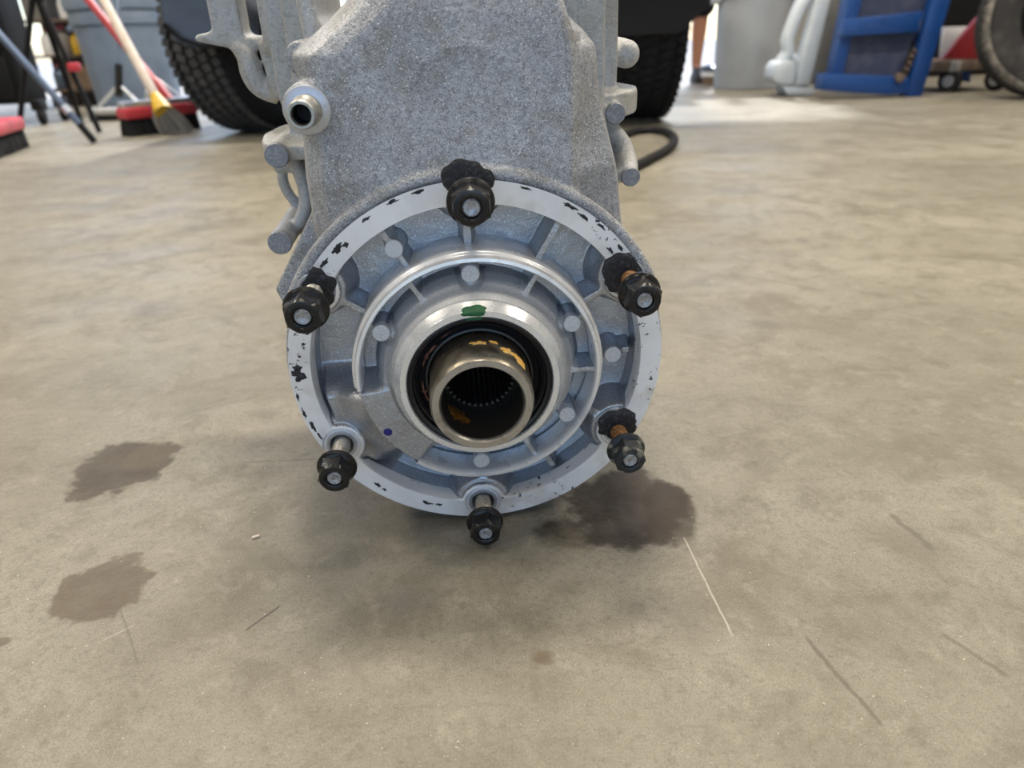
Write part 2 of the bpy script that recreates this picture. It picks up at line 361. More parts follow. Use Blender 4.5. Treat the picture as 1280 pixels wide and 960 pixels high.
struct('ceiling', G().box((0, (RY0+RY1)/2, RZ+.05), (2*RX+.4, RY1-RY0+.4, .1)), M['ceil'])
struct('wall_left', G().box((-RX-.1, (RY0+RY1)/2, RZ/2), (.2, RY1-RY0+.4, RZ)), M['wall'])
struct('wall_right', G().box((RX+.1, (RY0+RY1)/2, RZ/2), (.2, RY1-RY0+.4, RZ)), M['wall'])
# back wall with an open roll-up doorway, its unseen lintel stepped to shape the sun patches; front wall (behind the camera) with a wide one
BX0, BX1 = -4.2, 2.15
struct('wall_back', G().box(((-RX+BX0)/2, RY1+.1, RZ/2), (BX0+RX, .2, RZ)).box(((RX+BX1)/2, RY1+.1, RZ/2), (RX-BX1, .2, RZ)).box(((-.2+BX1)/2, RY1+.1, 3.75), (BX1+.2, .2, .7)).box(((BX0-.2)/2, RY1+.1, 4.0), (-.2-BX0, .2, .2)), M['wall'])
struct('wall_front', G().box((-RX+1.0, RY0-.1, RZ/2), (2.0, .2, RZ)).box((RX-1.0, RY0-.1, RZ/2), (2.0, .2, RZ)).box((0, RY0-.1, 3.6), (2*RX-4, .2, 1.0)), M['wall'])
struct('ground', G().box((0, 20, -.08), (60, 28-.4+.2, .1)).box((0, -19, -.08), (60, 28.6, .1)), M['yard'])

# ------------------------------------------------------------------ THE TRANSFER CASE
R = .125
TILT, YAW = math.radians(2.2627), math.radians(4.1222)
FC = Vector((-.02205, .43573, .12890))                                  # centre of the round mating face
FN = Vector((math.sin(YAW)*math.cos(TILT), -math.cos(YAW)*math.cos(TILT), -math.sin(TILT)))
FX = Vector((math.cos(YAW), math.sin(YAW), 0)); FZ = FX.cross(-FN)
def Lc(x, z, p=0.0): return FC+FX*(x*R)+FZ*(z*R)+FN*(p*R)
def Pc(r, deg, p=0.0): return Lc(r*math.cos(math.radians(deg)), r*math.sin(math.radians(deg)), p)
case = empty('transfer_case', (FC.x, FC.y+.12, 0), 'cast aluminium gearbox transfer case with round ribbed end cover standing on concrete floor', 'gearbox')
BOLTS = [('T', 90, .955), ('UL', 148.5, .938), ('UR', 30.3, .925), ('LR', -30.4, .905), ('LL', -151.5, .90), ('B', -91.2, .90)]
BPOS = [(r*math.cos(math.radians(a)), r*math.sin(math.radians(a))) for _, a, r in BOLTS]

# --- end cover as a relief over the disc
def ss(a, b, x): t = np.clip((x-a)/(b-a), 0, 1); return t*t*(3-2*t)
def relief(r, th):
    x, z = r*np.cos(th), r*np.sin(th); deg = np.degrees(th)
    def wrap(a): return (deg-a+180) % 360-180
    def lat(a): return np.abs(r*np.sin(np.radians(wrap(a))))+np.where(np.abs(wrap(a)) > 90, 9, 0)
    db = np.min([np.hypot(x-bx, z-bz) for bx, bz in BPOS], axis=0)
    h = -.215+.0*r                                       # outer trough
    def up(mask, tgt):
        nonlocal h; h = np.maximum(h, h+(tgt-h)*mask)
    pad = ss(-5, 3, wrap(-176))*ss(58, 50, wrap(-176))
    pad_o = ss(-6, 4, wrap(-174))*ss(48, 34, wrap(-174))
    up(pad_o*ss(.90, .84, r), .085-.115*ss(.62, .82, r))
    for a, r0, r1, t in ((120, .6, .9, -.045), (60, .6, .9, -.045), (148.5, .6, .88, -.04), (30, .6, .85, -.04), (0.6, .6, .87, -.09), (-29, .6, .85, -.07), (-60.3, .6, .87, -.08), (91.5, .6, .9, -.06), (-90.6, .6, .9, -.07)):
        w = .026 if a not in (-29, 91.5, -90.6) else .03
        up(ss(w+.014, w-.012, lat(a))*ss(r1, r1-.03, r), t)
    for a, rb in ((120, .775), (.6, .742)):
        bx, bz = rb*math.cos(math.radians(a)), rb*math.sin(math.radians(a)); d = np.hypot(x-bx, z-bz)
        up(ss(.062, .045, d), -.045)
    # lobes round the bolt holes
    up(ss(.205, .145, db), -.03)
    # body of the rim
    up(ss(.662, .652, r)*ss(.622, .632, r), .04)
    # inside the rim
    ins = ss(.640, .632, r)
    hi = -.105+.0*r
    def upi(mask, tgt):
        nonlocal hi; hi = np.maximum(hi, hi+(tgt-hi)*mask)
    upi(ss(.555, .50, r), .045); upi(ss(.51, .435, r), .135)
    upi(ss(.624, .632, r), .04)
    for a in (121.5, 59.3, -2.3, -61.8): upi(ss(.030, .012, lat(a)), .055)
    for a in (91.7, 151.2, 27.2, -31.6, -91.5):
        bx, bz = .557*math.cos(math.radians(a)), .557*math.sin(math.radians(a)); d = np.hypot(x-bx, z-bz)
        ring = ss(.088, .07, d)*ss(.045, .06, d); hi = hi-(.03*ring+.0)*(hi > -.09)*ss(.135, .09, hi)
        upi(ss(.052, .042, d), .058); upi(ss(.022, .010, lat(a)), .03)
    upi(pad*ss(.42, .46, r), .085)
    h = h*(1-ins)+np.maximum(hi, -9)*ins
    # machined ring and its lobes
    mring = 1-(1-ss(.868, .888, r))*(1-ss(.135, .118, db))
    h = h*(1-mring)+0*mring
    hole = ss(.066, .060, db); h = h*(1-hole)+(-.16)*hole
    spot = ss(.105, .10, db)*(1-hole); h = h-.012*spot
    return h, mring*(r > .7)
NT = 1080
rs = np.concatenate([np.arange(.43, .60, .0046), np.arange(.60, .69, .0028), np.arange(.69, .84, .0048), np.arange(.84, .864, .0034), np.arange(.864, .892, .0016), np.arange(.892, .9999, .0034), [1.0]])
th = np.linspace(-PI, PI, NT, endpoint=False)
RR, TT = np.meshgrid(rs, th, indexing='ij')
Hh, MR = relief(RR, TT)
fc, fx, fz, fn = (np.array(v) for v in (FC, FX, FZ, FN))
WV = fc+(RR*np.cos(TT)*R)[..., None]*fx+(RR*np.sin(TT)*R)[..., None]*fz+(Hh*R)[..., None]*fn
nr = len(rs)
idx = np.arange(nr*NT).reshape(nr, NT)
Q = np.stack([idx[:-1], idx[1:], np.roll(idx, -1, 1)[1:], np.roll(idx, -1, 1)[:-1]], -1)
mq = (MR[:-1]+MR[1:])/2 > .55
dgq = np.degrees((TT[:-1]+TT[1:])/2)
hq = ((RR[:-1]+RR[1:])/2 < .536) & ~((dgq > -178) & (dgq < -124)) & ((Hh[:-1]+Hh[1:])/2 > -.045)
hq |= (RR[:-1]+RR[1:])/2 < .452
def np_mesh(name, V, Fq):
    used, inv = np.unique(Fq.ravel(), return_inverse=True)
    V = V.reshape(-1, 3)[used]; me = bpy.data.meshes.new(name)
    me.vertices.add(len(V)); me.vertices.foreach_set('co', V.ravel().astype(np.float32))
    n = len(Fq); me.loops.add(n*4); me.loops.foreach_set('vertex_index', inv.astype(np.int32).ravel())
    me.polygons.add(n); me.polygons.foreach_set('loop_start', np.arange(0, n*4, 4, dtype=np.int32))
    me.update(calc_edges=True); return me
cover = link('end_cover', np_mesh('end_cover', WV, Q[~mq & ~hq]), M['cover'], case, 60)
hubc = link('hub_cone', np_mesh('hub_cone', WV, Q[~mq & hq]), M['hub'], case, 60); hubc['label'] = 'grainy warm grey cast cone round the hub'
ringo = link('mating_ring', np_mesh('mating_ring', WV, Q[mq]), M['ring'], case, 50)
cover['label'] = 'bluish cast aluminium cover with radial ribs'; ringo['label'] = 'bright machined ring with black sealant flecks'
# sheared round pads of the cover
def pad_disc(r, a, p, rad, thick=.012, name='cast_pad', m=None):
    o = Pc(r, a, p); prof = [(.0001, -.04*R), (rad*R, -.04*R), (rad*R, (thick-.004)*R), ((rad-.004)*R, thick*R), (.0001, thick*R)]
    return G().lathe(prof, o, FN, seg=28).build(name, m or M['boss'], cover, 40)
for a in (91.7, 151.2, 27.2, -31.6, -91.5): pad_disc(.557, a, .056, .046)
for a, rb in ((120, .775), (.6, .742)): pad_disc(rb, a, -.05, .047)
# turned rim (broken by the flat at the lower left)
band = [((.675-.0075*t+(.0011 if i % 2 else -.0011))*R, (-.22+.26*t)*R) for i, t in enumerate(np.linspace(0, 1, 41))]
rimg = G().lathe(band+[(.663*R, .048*R), (.655*R, .052*R), (.651*R, .056*R), (.649*R, .082*R), (.645*R, .094*R), (.629*R, .097*R), (.623*R, .09*R), (.620*R, .05*R), (.618*R, -.09*R)],
                 FC, FN, FX, 220, math.radians(-126), math.radians(184))
rimg.build('turned_rim', M['machined'], case, 50)
# hub
G().lathe([(.452*R, .09*R), (.447*R, .135*R), (.443*R, .143*R), (.420*R, .176*R), (.416*R, .187*R), (.411*R, .196*R), (.382*R, .197*R), (.377*R, .19*R), (.377*R, .10*R)], FC, FN, FX, 160).build('hub_ring', M['hubring'], case, 22)
sl = G().lathe([(.379*R, .176*R), (.366*R, .182*R), (.350*R, .176*R), (.346*R, .150*R), (.338*R, .146*R), (.330*R, .158*R), (.320*R, .150*R), (.312*R, .115*R), (.29*R, .10*R), (.283*R, .115*R), (.272*R, .118*R), (.262*R, .09*R), (.255*R, .09*R)], FC, FN, FX, 128).build('oil_seal', M['seal'], case, 40)
# faint raised stock marks round the seal face
g = G()
for k in range(46):
    a = 150+k*1.9
    if k % 9 in (7, 8) or rnd.random() < .2: continue
    g.box(Pc(.358, a, .180), (.0012, .0008, .0016), Matrix.Rotation(math.radians(a-90), 3, 'Y'))
# output sleeve: outside, ground end, bore
slv = G().lathe([(.262*R, -.2*R), (.262*R, .06*R), (.262*R, .14*R), (.260*R, .30*R), (.258*R, .378*R), (.250*R, .400*R), (.246*R, .407*R)], FC, FN, FX, 128).build('output_sleeve', M['sleeve'], case, 40)
G().lathe([(.2465*R, .4068*R), (.214*R, .4075*R), (.206*R, .398*R), (.203*R, .385*R)], FC, FN, FX, 128).build('sleeve_end', M['sleeve_end'], slv, 30)
G().lathe([(.203*R, .386*R), (.203*R, .12*R), (.196*R, .10*R), (.190*R, .09*R), (.190*R, -1.0*R), (.0001, -1.0*R)], FC, FN, FX, 96).build('bore', M['spline'], slv, 40)
g = G()
for k in range(36):                                                      # internal spline teeth
    a = 360*k/36
    v = []
    for p in (.085, -.9):
        for rr_, da in ((.191, -3.2), (.172, -1.5), (.172, 1.5), (.191, 3.2)): v.append(Pc(rr_, a+da, p))
    g.add(v, [(0, 1, 2, 3), (0, 4, 5, 1), (1, 5, 6, 2), (2, 6, 7, 3), (4, 7, 6, 5)])
tag(g.build('spline', M['spline'], slv, 0), kind='stuff')
G().lathe([(.150*R, -.82*R), (.150*R, -.80*R), (.0001, -.80*R)], FC, FN, FX, 40).build('shaft_end', M['sleeve_end'], slv, 30)

G().lathe([(.0001, -.12*R), (.115*R, -.12*R), (.115*R, -.004*R), (.111*R, .0015*R), (.066*R, .0015*R)], Lc(*BPOS[0], 0), FN, FX, 48).build('ring_lobe', M['ring'], ringo, 40)
# --- thin irregular smears that follow a surface
def blob(name, surf, mt, parent, n=40, seed=0, rag=.35, thick=.0006, rings=6, freq=1.3):
    """surf(u,v) -> (point, normal) with (u,v) in the unit disc"""
    V = []; F = []
    def rad(a): return 1-rag*.5+rag*mnoise.noise(Vector((math.cos(a)*freq+seed*7.1, math.sin(a)*freq+seed*3.3, seed)))+rag*.5*mnoise.noise(Vector((math.cos(a)*freq*3, math.sin(a)*freq*3, seed+5.5)))*.8
    p0, n0 = surf(0, 0); V.append(p0+n0*thick)
    for i in range(1, rings+1):
        for k in range(n):
            a = 2*PI*k/n; rr_ = rad(a)*i/rings; p, nn = surf(rr_*math.cos(a), rr_*math.sin(a))
            hgt = thick*(1-.25*(i/rings)**4)*(1+.5*mnoise.noise(p*400)) if i < rings else -thick*.3
            V.append(p+nn*hgt)
    for k in range(n): F.append((0, 1+k, 1+(k+1) % n))
    for i in range(rings-1):
        for k in range(n): F.append((1+i*n+k, 1+(i+1)*n+k, 1+(i+1)*n+(k+1) % n, 1+i*n+(k+1) % n))
    return link(name, pyd(name, V, F), mt, parent, 50)
def face_surf(x, z, sx, sz, rot=0, p=0.0):
    c, s = math.cos(rot), math.sin(rot)
    return lambda u, v: (Lc(x+c*u*sx-s*v*sz, z+s*u*sx+c*v*sz, p), FN)
def ring_surf(r, a, dr, da, p=0.0):
    return lambda u, v: (Pc(min(r+v*dr, 1.0), a+u*da, p), FN)
def cyl_surf(rad, a, da, p0, dp):
    def f(u, v):
        d = (Pc(1, a+u*da)-FC).normalized(); return FC+d*(rad*R)+FN*((p0+v*dp)*R), d
    return f
res = [('T', 0, .0, .035, .140, .115, 0), ('UL', 0, .01, .02, .12, .12, 0), ('UR', 0, -.02, .03, .135, .14, .4), ('LR', 0, .01, .03, .14, .13, 0)]
for i, (nm, _, dx, dz, sx, sz, ro) in enumerate(res):
    k = [b[0] for b in BOLTS].index(nm); bx, bz = BPOS[k]
    def clip_surf(u, v, bx=bx+dx, bz=bz+dz, sx=sx, sz=sz, lim=1.10 if nm == 'T' else 1.0):
        x, z = bx+u*sx, bz+v*sz; q = math.hypot(x, z)
        if q > lim: x, z = x/q*lim, z/q*lim
        return Lc(x, z, .002), FN
    o = blob('sealant_residue', clip_surf, M['gasket'], case, 64, i+1, .30, .0012, 8, 1.0)
for i, (r_, a, dr, da) in enumerate(((.955, 178.5, .05, 2.6), (.955, 176, .035, 1.6))):
    blob('sealant_residue', ring_surf(r_, a, dr, da), M['gasket'], case, 32, 11+i, .6, .0010)
fl_spots = [(.96, 133, .022, 2.6), (.94, 130.5, .018, 1.3), (.965, 139.5, .014, 2.5), (.975, 121, .010, 2), (.985, 112, .010, 2.2), (.985, 104, .012, 2.4), (.985, 74, .008, 2), (.98, 60, .012, 3.2), (.97, 55, .012, 2.2), (.985, 49, .008, 2),
            (.93, 41.5, .014, 1.8), (.975, 40, .012, 1.5), (.975, -162.5, .014, 2.6), (.97, -158.5, .010, 2.0), (.985, -168, .010, 2.2), (.985, -174, .010, 1.6), (.94, -112, .012, 2.6), (.935, -107.5, .010, 1.6), (.95, -131, .013, 1.7), (.955, -128, .01, 1.2)]
for i, (r_, a, dr, da) in enumerate(fl_spots): blob('sealant_fleck', ring_surf(r_, a, dr, da, .001), M['gasket'], ringo, 26, 30+i, .55, .0005, 4, 1.5)
def hub_surf(u, v):
    a = 91.5+u*9.5; t = max(-1, min(1, v))
    q = .407+t*.028; hgt = .197 if q < .408 else .197-(q-.408)*1.45
    return Pc(q, a, hgt), FN
gp = blob('paint_mark', hub_surf, M['green'], case, 36, 3, .25, .0006, 6); gp['label'] = 'green paint dab on the bright hub ring'
gp2 = blob('paint_mark', lambda u, v: (Pc(.366+v*.010, 91.5+u*8, .182), FN), M['green'], case, 24, 5, .3, .0006, 4)
gi = blob('ink_dot', face_surf(-.515, -.310, .026, .026, 0, .086), M['blue_ink'], case, 28, 2, .12, .0003, 4); gi['label'] = 'round blue ink dot on the cast flat'
for i, (a, da, p0, dp) in enumerate(((91, 13, .24, .030), (58, 14, .27, .050), (40, 13, .285, .058), (72, 6, .22, .022))):
    blob('yellow_sealant', cyl_surf(.2605, a, da, p0, dp), M['yellow'], slv, 36, 60+i, .7, .0006, 5)
for i, (r_, a, dr, da) in enumerate(((.305, 150, .03, 16), (.30, 192, .025, 13), (.31, 120, .02, 12))):
    blob('rust_residue', (lambda r_, a, dr, da: lambda u, v: (Pc(r_+v*dr, a+u*da, .112), FN))(r_, a, dr, da), M['redrust'], sl, 34, 70+i, .9, .0010, 5)
def bore_surf(u, v):
    a = -128+u*26; d = (Pc(1, a)-FC).normalized(); return FC+d*(.2025*R)+FN*((.22+v*.10)*R), -d
ob = blob('oil_film', bore_surf, M['amber'], slv, 36, 81, .5, .0005, 5)

# --- bolts: pushed-out studs with black flange heads
def hexagon(rad, rot): return [(rad*math.cos(rot+k*PI/3), rad*math.sin(rot+k*PI/3)) for k in range(6)]
for bi, (nm, a, r_) in enumerate(BOLTS):
    ph = {'T': .36, 'UL': .345, 'UR': .335, 'LR': .32, 'LL': .325, 'B': .30}[nm]
    hr = {'T': PI/2, 'UL': PI/2+.05, 'UR': PI/2-.12, 'LR': PI/2+.3, 'LL': PI/2-.35, 'B': PI/2-.22}[nm]
    bx, bz = BPOS[bi]; ax_o = Lc(bx, bz, 0)
    fr, hxr, hh = .109, .0965, .10
    base = ph-hh-.028
    scale_ = 1.0 if nm in ('T', 'UL') else .97
    fr *= scale_; hxr *= scale_
    g = G()
    # flange washer with a rounded edge, coned up to the hex
    g.lathe([(.04*R, base*R), ((fr-.008)*R, base*R), (fr*R, (base+.007)*R), (fr*R, (base+.017)*R), ((fr-.006)*R, (base+.024)*R), (.086*R*scale_, (base+.036)*R), (.03*R, (base+.045)*R)], ax_o, FN, FX, 48)
    # hex with chamfered nose and a round socket
    seg = 48; V = []; F = []
    def hexr(t):
        q = (t-hr) % (PI/3)-PI/6; return hxr*math.cos(PI/6)/math.cos(q)
    flat = hxr*.862
    levels = [(lambda t: hexr(t), base+.02), (lambda t: hexr(t), ph-.022), (lambda t: min(hexr(t), flat+.004), ph-.016), (lambda t: min(hexr(t), flat-.004), ph-.002), (lambda t: flat-.010, ph), (lambda t: .056*scale_, ph), (lambda t: .053*scale_, ph-.003), (lambda t: .046*scale_, ph-.006), (lambda t: .044*scale_, ph-.03)]
    # the hex is finely sampled so the chamfer cuts the corners in arcs
    for fnr, pp in levels:
        for k in range(seg):
            t = 2*PI*k/seg+hr; V.append(Lc(bx+fnr(t)*math.cos(t), bz+fnr(t)*math.sin(t), pp))
    for i in range(len(levels)-1):
        for k in range(seg): F.append((i*seg+k, i*seg+(k+1) % seg, (i+1)*seg+(k+1) % seg, (i+1)*seg+k))
    F.append(tuple(range((len(levels)-1)*seg, len(levels)*seg)))
    g.add(V, F)
    bolt = g.build('bolt', M['nut_worn'] if nm in ('LR',) else M['nut'], case, 28)
    if nm in ('LR',): bolt['label'] = 'black flange bolt with tan scuffs'
    # threaded shank
    prof = []; p = -.12; i = 0
    while p < base:
        prof.append(((.047 if i % 2 == 0 else .0415)*R, p*R)); p += .009; i += 1
    prof.append((.04*R, base*R))
    shank = G().lathe(prof, ax_o, FN, FX, 28).build('shank', M['rust'] if nm in ('UR', 'LR') else M['thread'], bolt, 60)
    if nm in ('UR', 'LR'): shank['label'] = 'rusted orange threaded shank'
    if nm == 'UR':
        G().lathe([(.048*R, .12*R), (.0485*R, base*R)], ax_o, FN, FX, 28).build('shank_collar', M['thread'], bolt, 40)
    # pale stud tip in the socket
    tr = .040*scale_
    G().lathe([(tr*R, (ph-.03)*R), (tr*R, (ph-.010)*R), ((tr-.006)*R, (ph-.004)*R), (.018*R, (ph-.004)*R), (.015*R, (ph-.006)*R), (.0001, (ph-.006)*R)], ax_o, FN, FX, 28).build('stud_tip', M['tip'], bolt, 40)
    # the zinc seat round the hole
    G().lathe([(.066*R, -.10*R), (.066*R, -.006*R), (.072*R, -.002*R), (.086*R, -.003*R), (.088*R, -.012*R)], ax_o, FN, FX, 36).build('bolt_seat', M['washer'], bolt, 40)

# --- the housing casting (front part)
def Lp(pts): return [Lc(*q) for q in pts]
body = G()
lv = [(.15, .74, .72, -.10, .5), (.66, .81, .82, -.075, .50), (.91, .81, .785, -.06, .505), (1.0, .808, .765, -.045, .505), (1.26, .79, .695, -.085, .505), (1.40, .775, .672, -.10, .505), (1.50, .795, .665, -.107, .505), (1.545, .80, .655, -.11, .50),
      (1.607, .71, .60, -.117, .49), (1.686, .60, .51, -.128, .465), (1.76, .515, .475, -.145, .44), (1.85, .47, .455, -.175, .42), (1.98, .44, .44, -.22, .40), (2.2, .42, .42, -.28, .38)]
rings = []
for z, wl_, wr_, pf, xr_ in lv:
    rings.append(Lp([(-wl_, z, -1.2), (-wl_, z, pf-.26), (-wl_+.035, z, pf-.12), (-wl_+.12, z, pf-.035), (-wl_+.24, z, pf), (xr_, z, pf), (xr_+.03, z, pf-.03), (wr_-.02, z, pf-.15), (wr_, z, pf-.22), (wr_, z, -1.2)]))
body.loft(rings)
body.lathe([(.0001, -.05*R), (.99*R, -.05*R), (1.022*R, -.065*R), (1.03*R, -.30*R), (1.0*R, -.42*R), (.86*R, -.62*R), (.82*R, -1.2*R), (.0001, -1.2*R)], FC, FN, FX, 96)
# lip that follows the ring's upper edge
lip = [Pc(1.018, a, -.055) for a in range(24, 160, 3)]
body.tube(lip, [.0048]*len(lip), 10)
# faint raised roundel, breather boss, left shoulder bulge
body.tube([Lc(.02+.30*math.cos(t), 1.27+.30*math.sin(t), float(np.interp(1.27+.30*math.sin(t), [1.0, 1.26, 1.40, 1.6], [-.045, -.085, -.10, -.116]))-.010) for t in np.linspace(0, 2*PI, 49)], .0024, 8)
body.lathe([(.0001, -.4*R), (.125*R, -.4*R), (.118*R, -.118*R), (.0001, -.118*R)], Lc(-.715, 1.325, 0), FN, FX, 32)
body.tube(Lp([(-.74, 1.53, -.30), (-.745, 1.52, -.6), (-.75, 1.5, -1.1)]), [.010, .011, .012], 12)
# right-hand web down to the ring, left-hand web
body.prism(Lp([(.72, .95, -.28), (.90, .45, -.28), (.80, .3, -.28), (.6, .8, -.28)]), FN*(-.5*R))
body.prism(Lp([(-.72, .95, -.30), (-1.07, .40, -.30), (-1.0, .2, -.30), (-.6, .6, -.30)]), FN*(-.55*R))
def hollow(me, r0, p0, r1=None, p1=None):
    """recess the casting behind the end cover"""
    for v in me.vertices:
        d = v.co-FC; x, z, p = d.dot(FX)/R, d.dot(FZ)/R, d.dot(FN)/R; q = math.hypot(x, z)
        t = p
        if q < r0 and p > p0: t = p0
        if r1 and q < r1 and t > p1: t = p1
        if t != p: v.co += FN*((t-p)*R)
    me.update(); return me
front = link('front_housing', hollow(voxel_cast('front_housing', body, .0013, 9), .945, -.27, .29, -1.1), M['cast'], case, 180)
# --- rear half with its bolted flange
rear = G()
pol = [(-1.03, 2.6), (-1.035, 1.78), (-1.035, 1.30), (-.98, 1.0), (-1.02, .5), (-.95, .05), (-.75, -.45), (-.4, -.72), (.1, -.82), (.5, -.68), (.8, -.35), (.95, .1), (.97, .55), (.93, 1.0), (.93, 1.4), (.92, 1.75), (.90, 2.6)]
notch = [(-.28, 2.6), (-.28, 1.62), (-.66, 1.62), (-.72, 1.70), (-.74, 2.6)]
rear.prism(Lp([(x, z, -1.02) for x, z in notch+pol]), FN*(-.9*R))
rear.prism(Lp([(x if (x, z) in notch else x*.86, z, -.75) for x, z in notch+pol]), FN*(-.5*R))
rear.tube(Lp([(-.72, 2.4, -.62), (-.735, 1.78, -.60), (-.72, 1.62, -.58), (-.70, 1.5, -.55)]), .006, 10)
rear.prism(Lp([(-.30, 2.6, -.50), (-.32, 1.62, -.50), (-.80, 1.50, -.55), (-.84, 1.0, -.55), (-.8, .3, -.5), (.8, .3, -.5), (.74, 1.0, -.5), (.745, 1.5, -.5), (.72, 2.6, -.5)]), FN*(-.6*R))
ends = []
def lug(x, z, p0, p1, rad, endm=True):
    rear.lathe([(.0001, p0*R), (rad*R, p0*R), (rad*1.12*R, p1*R), (.0001, p1*R)], Lc(x, z, 0), FN, FX, 20)
    if endm: ends.append((x, z, p0, rad))
lug(-1.025, 1.03, -.70, -1.6, .064); lug(-1.085, .555, -.66, -1.6, .066)
lug(.865, 1.165, -.76, -1.6, .056); lug(.955, .825, -.69, -1.5, .052); lug(1.00, 1.445, -1.10, -1.8, .080, False)
rear.lathe([(.0001, -1.06*R), (.05*R, -1.07*R), (.078*R, -1.11*R), (.085*R, -1.3*R), (.0001, -1.3*R)], Lc(1.00, 1.445, 0), FN, FX, 20)
def wedge(pts, p0, p1): rear.prism(Lp([(x, z, p0) for x, z in pts]), FN*((p1-p0)*R))
def shelf(pts, z0, z1): rear.prism([Lc(x, z0, p) for x, p in pts], FZ*((z1-z0)*R))
# left lugs: shelf above the first boss, hooked rib down to the second
shelf([(-1.17, -1.02), (-1.13, -.88), (-1.04, -.74), (-.8, -.74), (-.8, -1.6), (-1.15, -1.6), (-1.20, -1.25)], .99, 1.075)
wedge([(-1.14, 1.02), (-.98, 1.04), (-.98, .88), (-1.11, .88)], -.95, -1.5)
rear.tube(smooth_path(Lp([(-1.0, 1.02, -.85), (-.965, .93, -.88), (-.945, .82, -.9), (-.955, .70, -.9), (-1.02, .58, -.9)])), .0055, 10)
rear.tube(smooth_path(Lp([(-1.10, .92, -1.2), (-1.13, .80, -1.2), (-1.10, .68, -1.22), (-1.04, .62, -1.22)])), .0045, 10)
wedge([(-1.10, .56), (-1.0, .62), (-.8, .75), (-.8, .2), (-1.05, .36)], -1.15, -1.5)
# right lugs: rounded shelf, horn down to the lower boss, gussets
shelf([(.72, -.80), (.86, -.80), (.97, -.90), (1.06, -1.05), (1.09, -1.2), (1.05, -1.38), (.95, -1.6), (.72, -1.6)], 1.125, 1.265)
rear.tube(smooth_path(Lp([(.90, 1.14, -1.1), (.90, 1.04, -1.05), (.97, .95, -.98), (.975, .86, -.85), (.955, .825, -.76)])), [.0065, .007, .008, .009, .0095] + [.009]*20, 12) if False else None
hp = smooth_path(Lp([(.87, 1.14, -1.1), (.89, 1.04, -1.06), (.955, .95, -1.0), (.97, .87, -.88), (.955, .825, -.76)]))
rear.tube(hp, [.0075+.0015*math.sin(PI*i/(len(hp)-1)) for i in range(len(hp))], 12)
wedge([(.955, .83), (.90, .86), (.72, .76), (.72, .62), (.80, .68)], -.74, -1.2)
wedge([(.72, 1.0), (.93, .86), (.98, .5), (.80, .1), (.6, .6)], -1.0, -1.4)
rear_o = link('rear_housing', hollow(voxel_cast('rear_housing', rear, .0015, 12), .29, -1.15), M['cast_far'], case, 180)
for (x, z, p0, rad) in ends:
    G().lathe([(.0001, (p0+.012)*R), ((rad-.002)*R, (p0+.012)*R), ((rad+.003)*R, (p0+.002)*R), ((rad+.003)*R, (p0-.03)*R)], Lc(x, z, 0), FN, FX, 28).build('boss_end', M['gate'], rear_o, 40)
# bracket arm of the gearbox behind, left: upright with a slot, curved foot
br = G()
br.prism(Lp([(-1.58, 2.5, -1.9), (-1.575, 1.62, -1.9), (-1.70, 1.60, -1.9), (-1.70, 1.565, -1.9), (-1.45, 1.51, -1.9), (-1.18, 1.50, -1.9), (-1.15, 1.575, -1.9), (-1.38, 1.585, -1.9), (-1.37, 2.5, -1.9)]), FN*(-.25*R))
br.prism(Lp([(-1.21, 2.5, -1.7), (-1.22, 1.5, -1.7), (-.9, 1.3, -1.7), (-.9, 2.5, -1.7)]), FN*(-.5*R))
bt = smooth_path(Lp([(-1.44, 1.53, -1.92), (-1.385, 1.46, -1.92), (-1.37, 1.36, -1.92), (-1.33, 1.27, -1.92), (-1.22, 1.20, -1.9)]))
br.tube(bt, [.006+.004*math.sin(PI*i/(len(bt)-1)) for i in range(len(bt))], 10)
br.prism(Lp([(-1.28, 1.55, -1.8), (-1.24, 1.2, -1.8), (-.8, 1.2, -1.8), (-.8, 1.7, -1.8)]), FN*(-.3*R))
link('bracket_arm', voxel_cast('bracket_arm', br, .0022, 5), M['cast_far'], case, 180)
# breather tube on its washer
BO = Lc(-.715, 1.325, 0)
bw = G().lathe([(.02*R, -.13*R), (.108*R, -.13*R), (.110*R, -.122*R), (.108*R, -.100*R), (.100*R, -.094*R), (.02*R, -.094*R)], BO, FN, FX, 40).build('breather_washer', M['washer'], case, 40)
G().lathe([(.070*R, -.10*R), (.070*R, -.06*R), (.060*R, -.05*R), (.058*R, .02*R), (.063*R, .03*R), (.063*R, .055*R), (.058*R, .062*R), (.046*R, .062*R), (.043*R, .05*R), (.043*R, -.09*R), (.0001, -.09*R)], BO, FN, FX, 32).build('breather_tube', M['thread'], case, 40)
G().lathe([(.0425*R, .03*R), (.0425*R, -.085*R), (.0001, -.085*R)], BO, FN, FX, 24).build('breather_bore', M['dark_in'], bw, 40)

# ------------------------------------------------------------------ small things on the floor
def chip(name, px, py, s, mt, label, cat='chip', group=None, turn=0.3):
    p = fl(px, py); g = G().box(p+Vector((0, 0, s*.3)), (s*2, s, s*.6), Matrix.Rotation(turn, 3, 'Z'), s*.2, 1)
    return tag(g.build(name, mt, None, 30, p), label, cat, group)
chip('wood_chip', 320, 672, .0028, M['wood'], 'small tan wood chip lying on bare concrete left of the gearbox', 'chip', None, .5)
g = G()
for k in range(150):
    px, py = rnd.uniform(0, 1280), rnd.uniform(520, 955); p = fl(px, py); s = rnd.uniform(.0002, .0006)
    if abs(p.x+.02) < .13 and p.y > .40: continue
    g.box(p+Vector((0, 0, s*.3)), (s*rnd.uniform(1, 2.2), s, s*.7), Matrix.Rotation(rnd.uniform(0, PI), 3, 'Z'))
tag(g.build('floor_grit', M['grit'], None, 0), 'scattered pale grit specks on the concrete floor', 'grit', None, 'stuff')
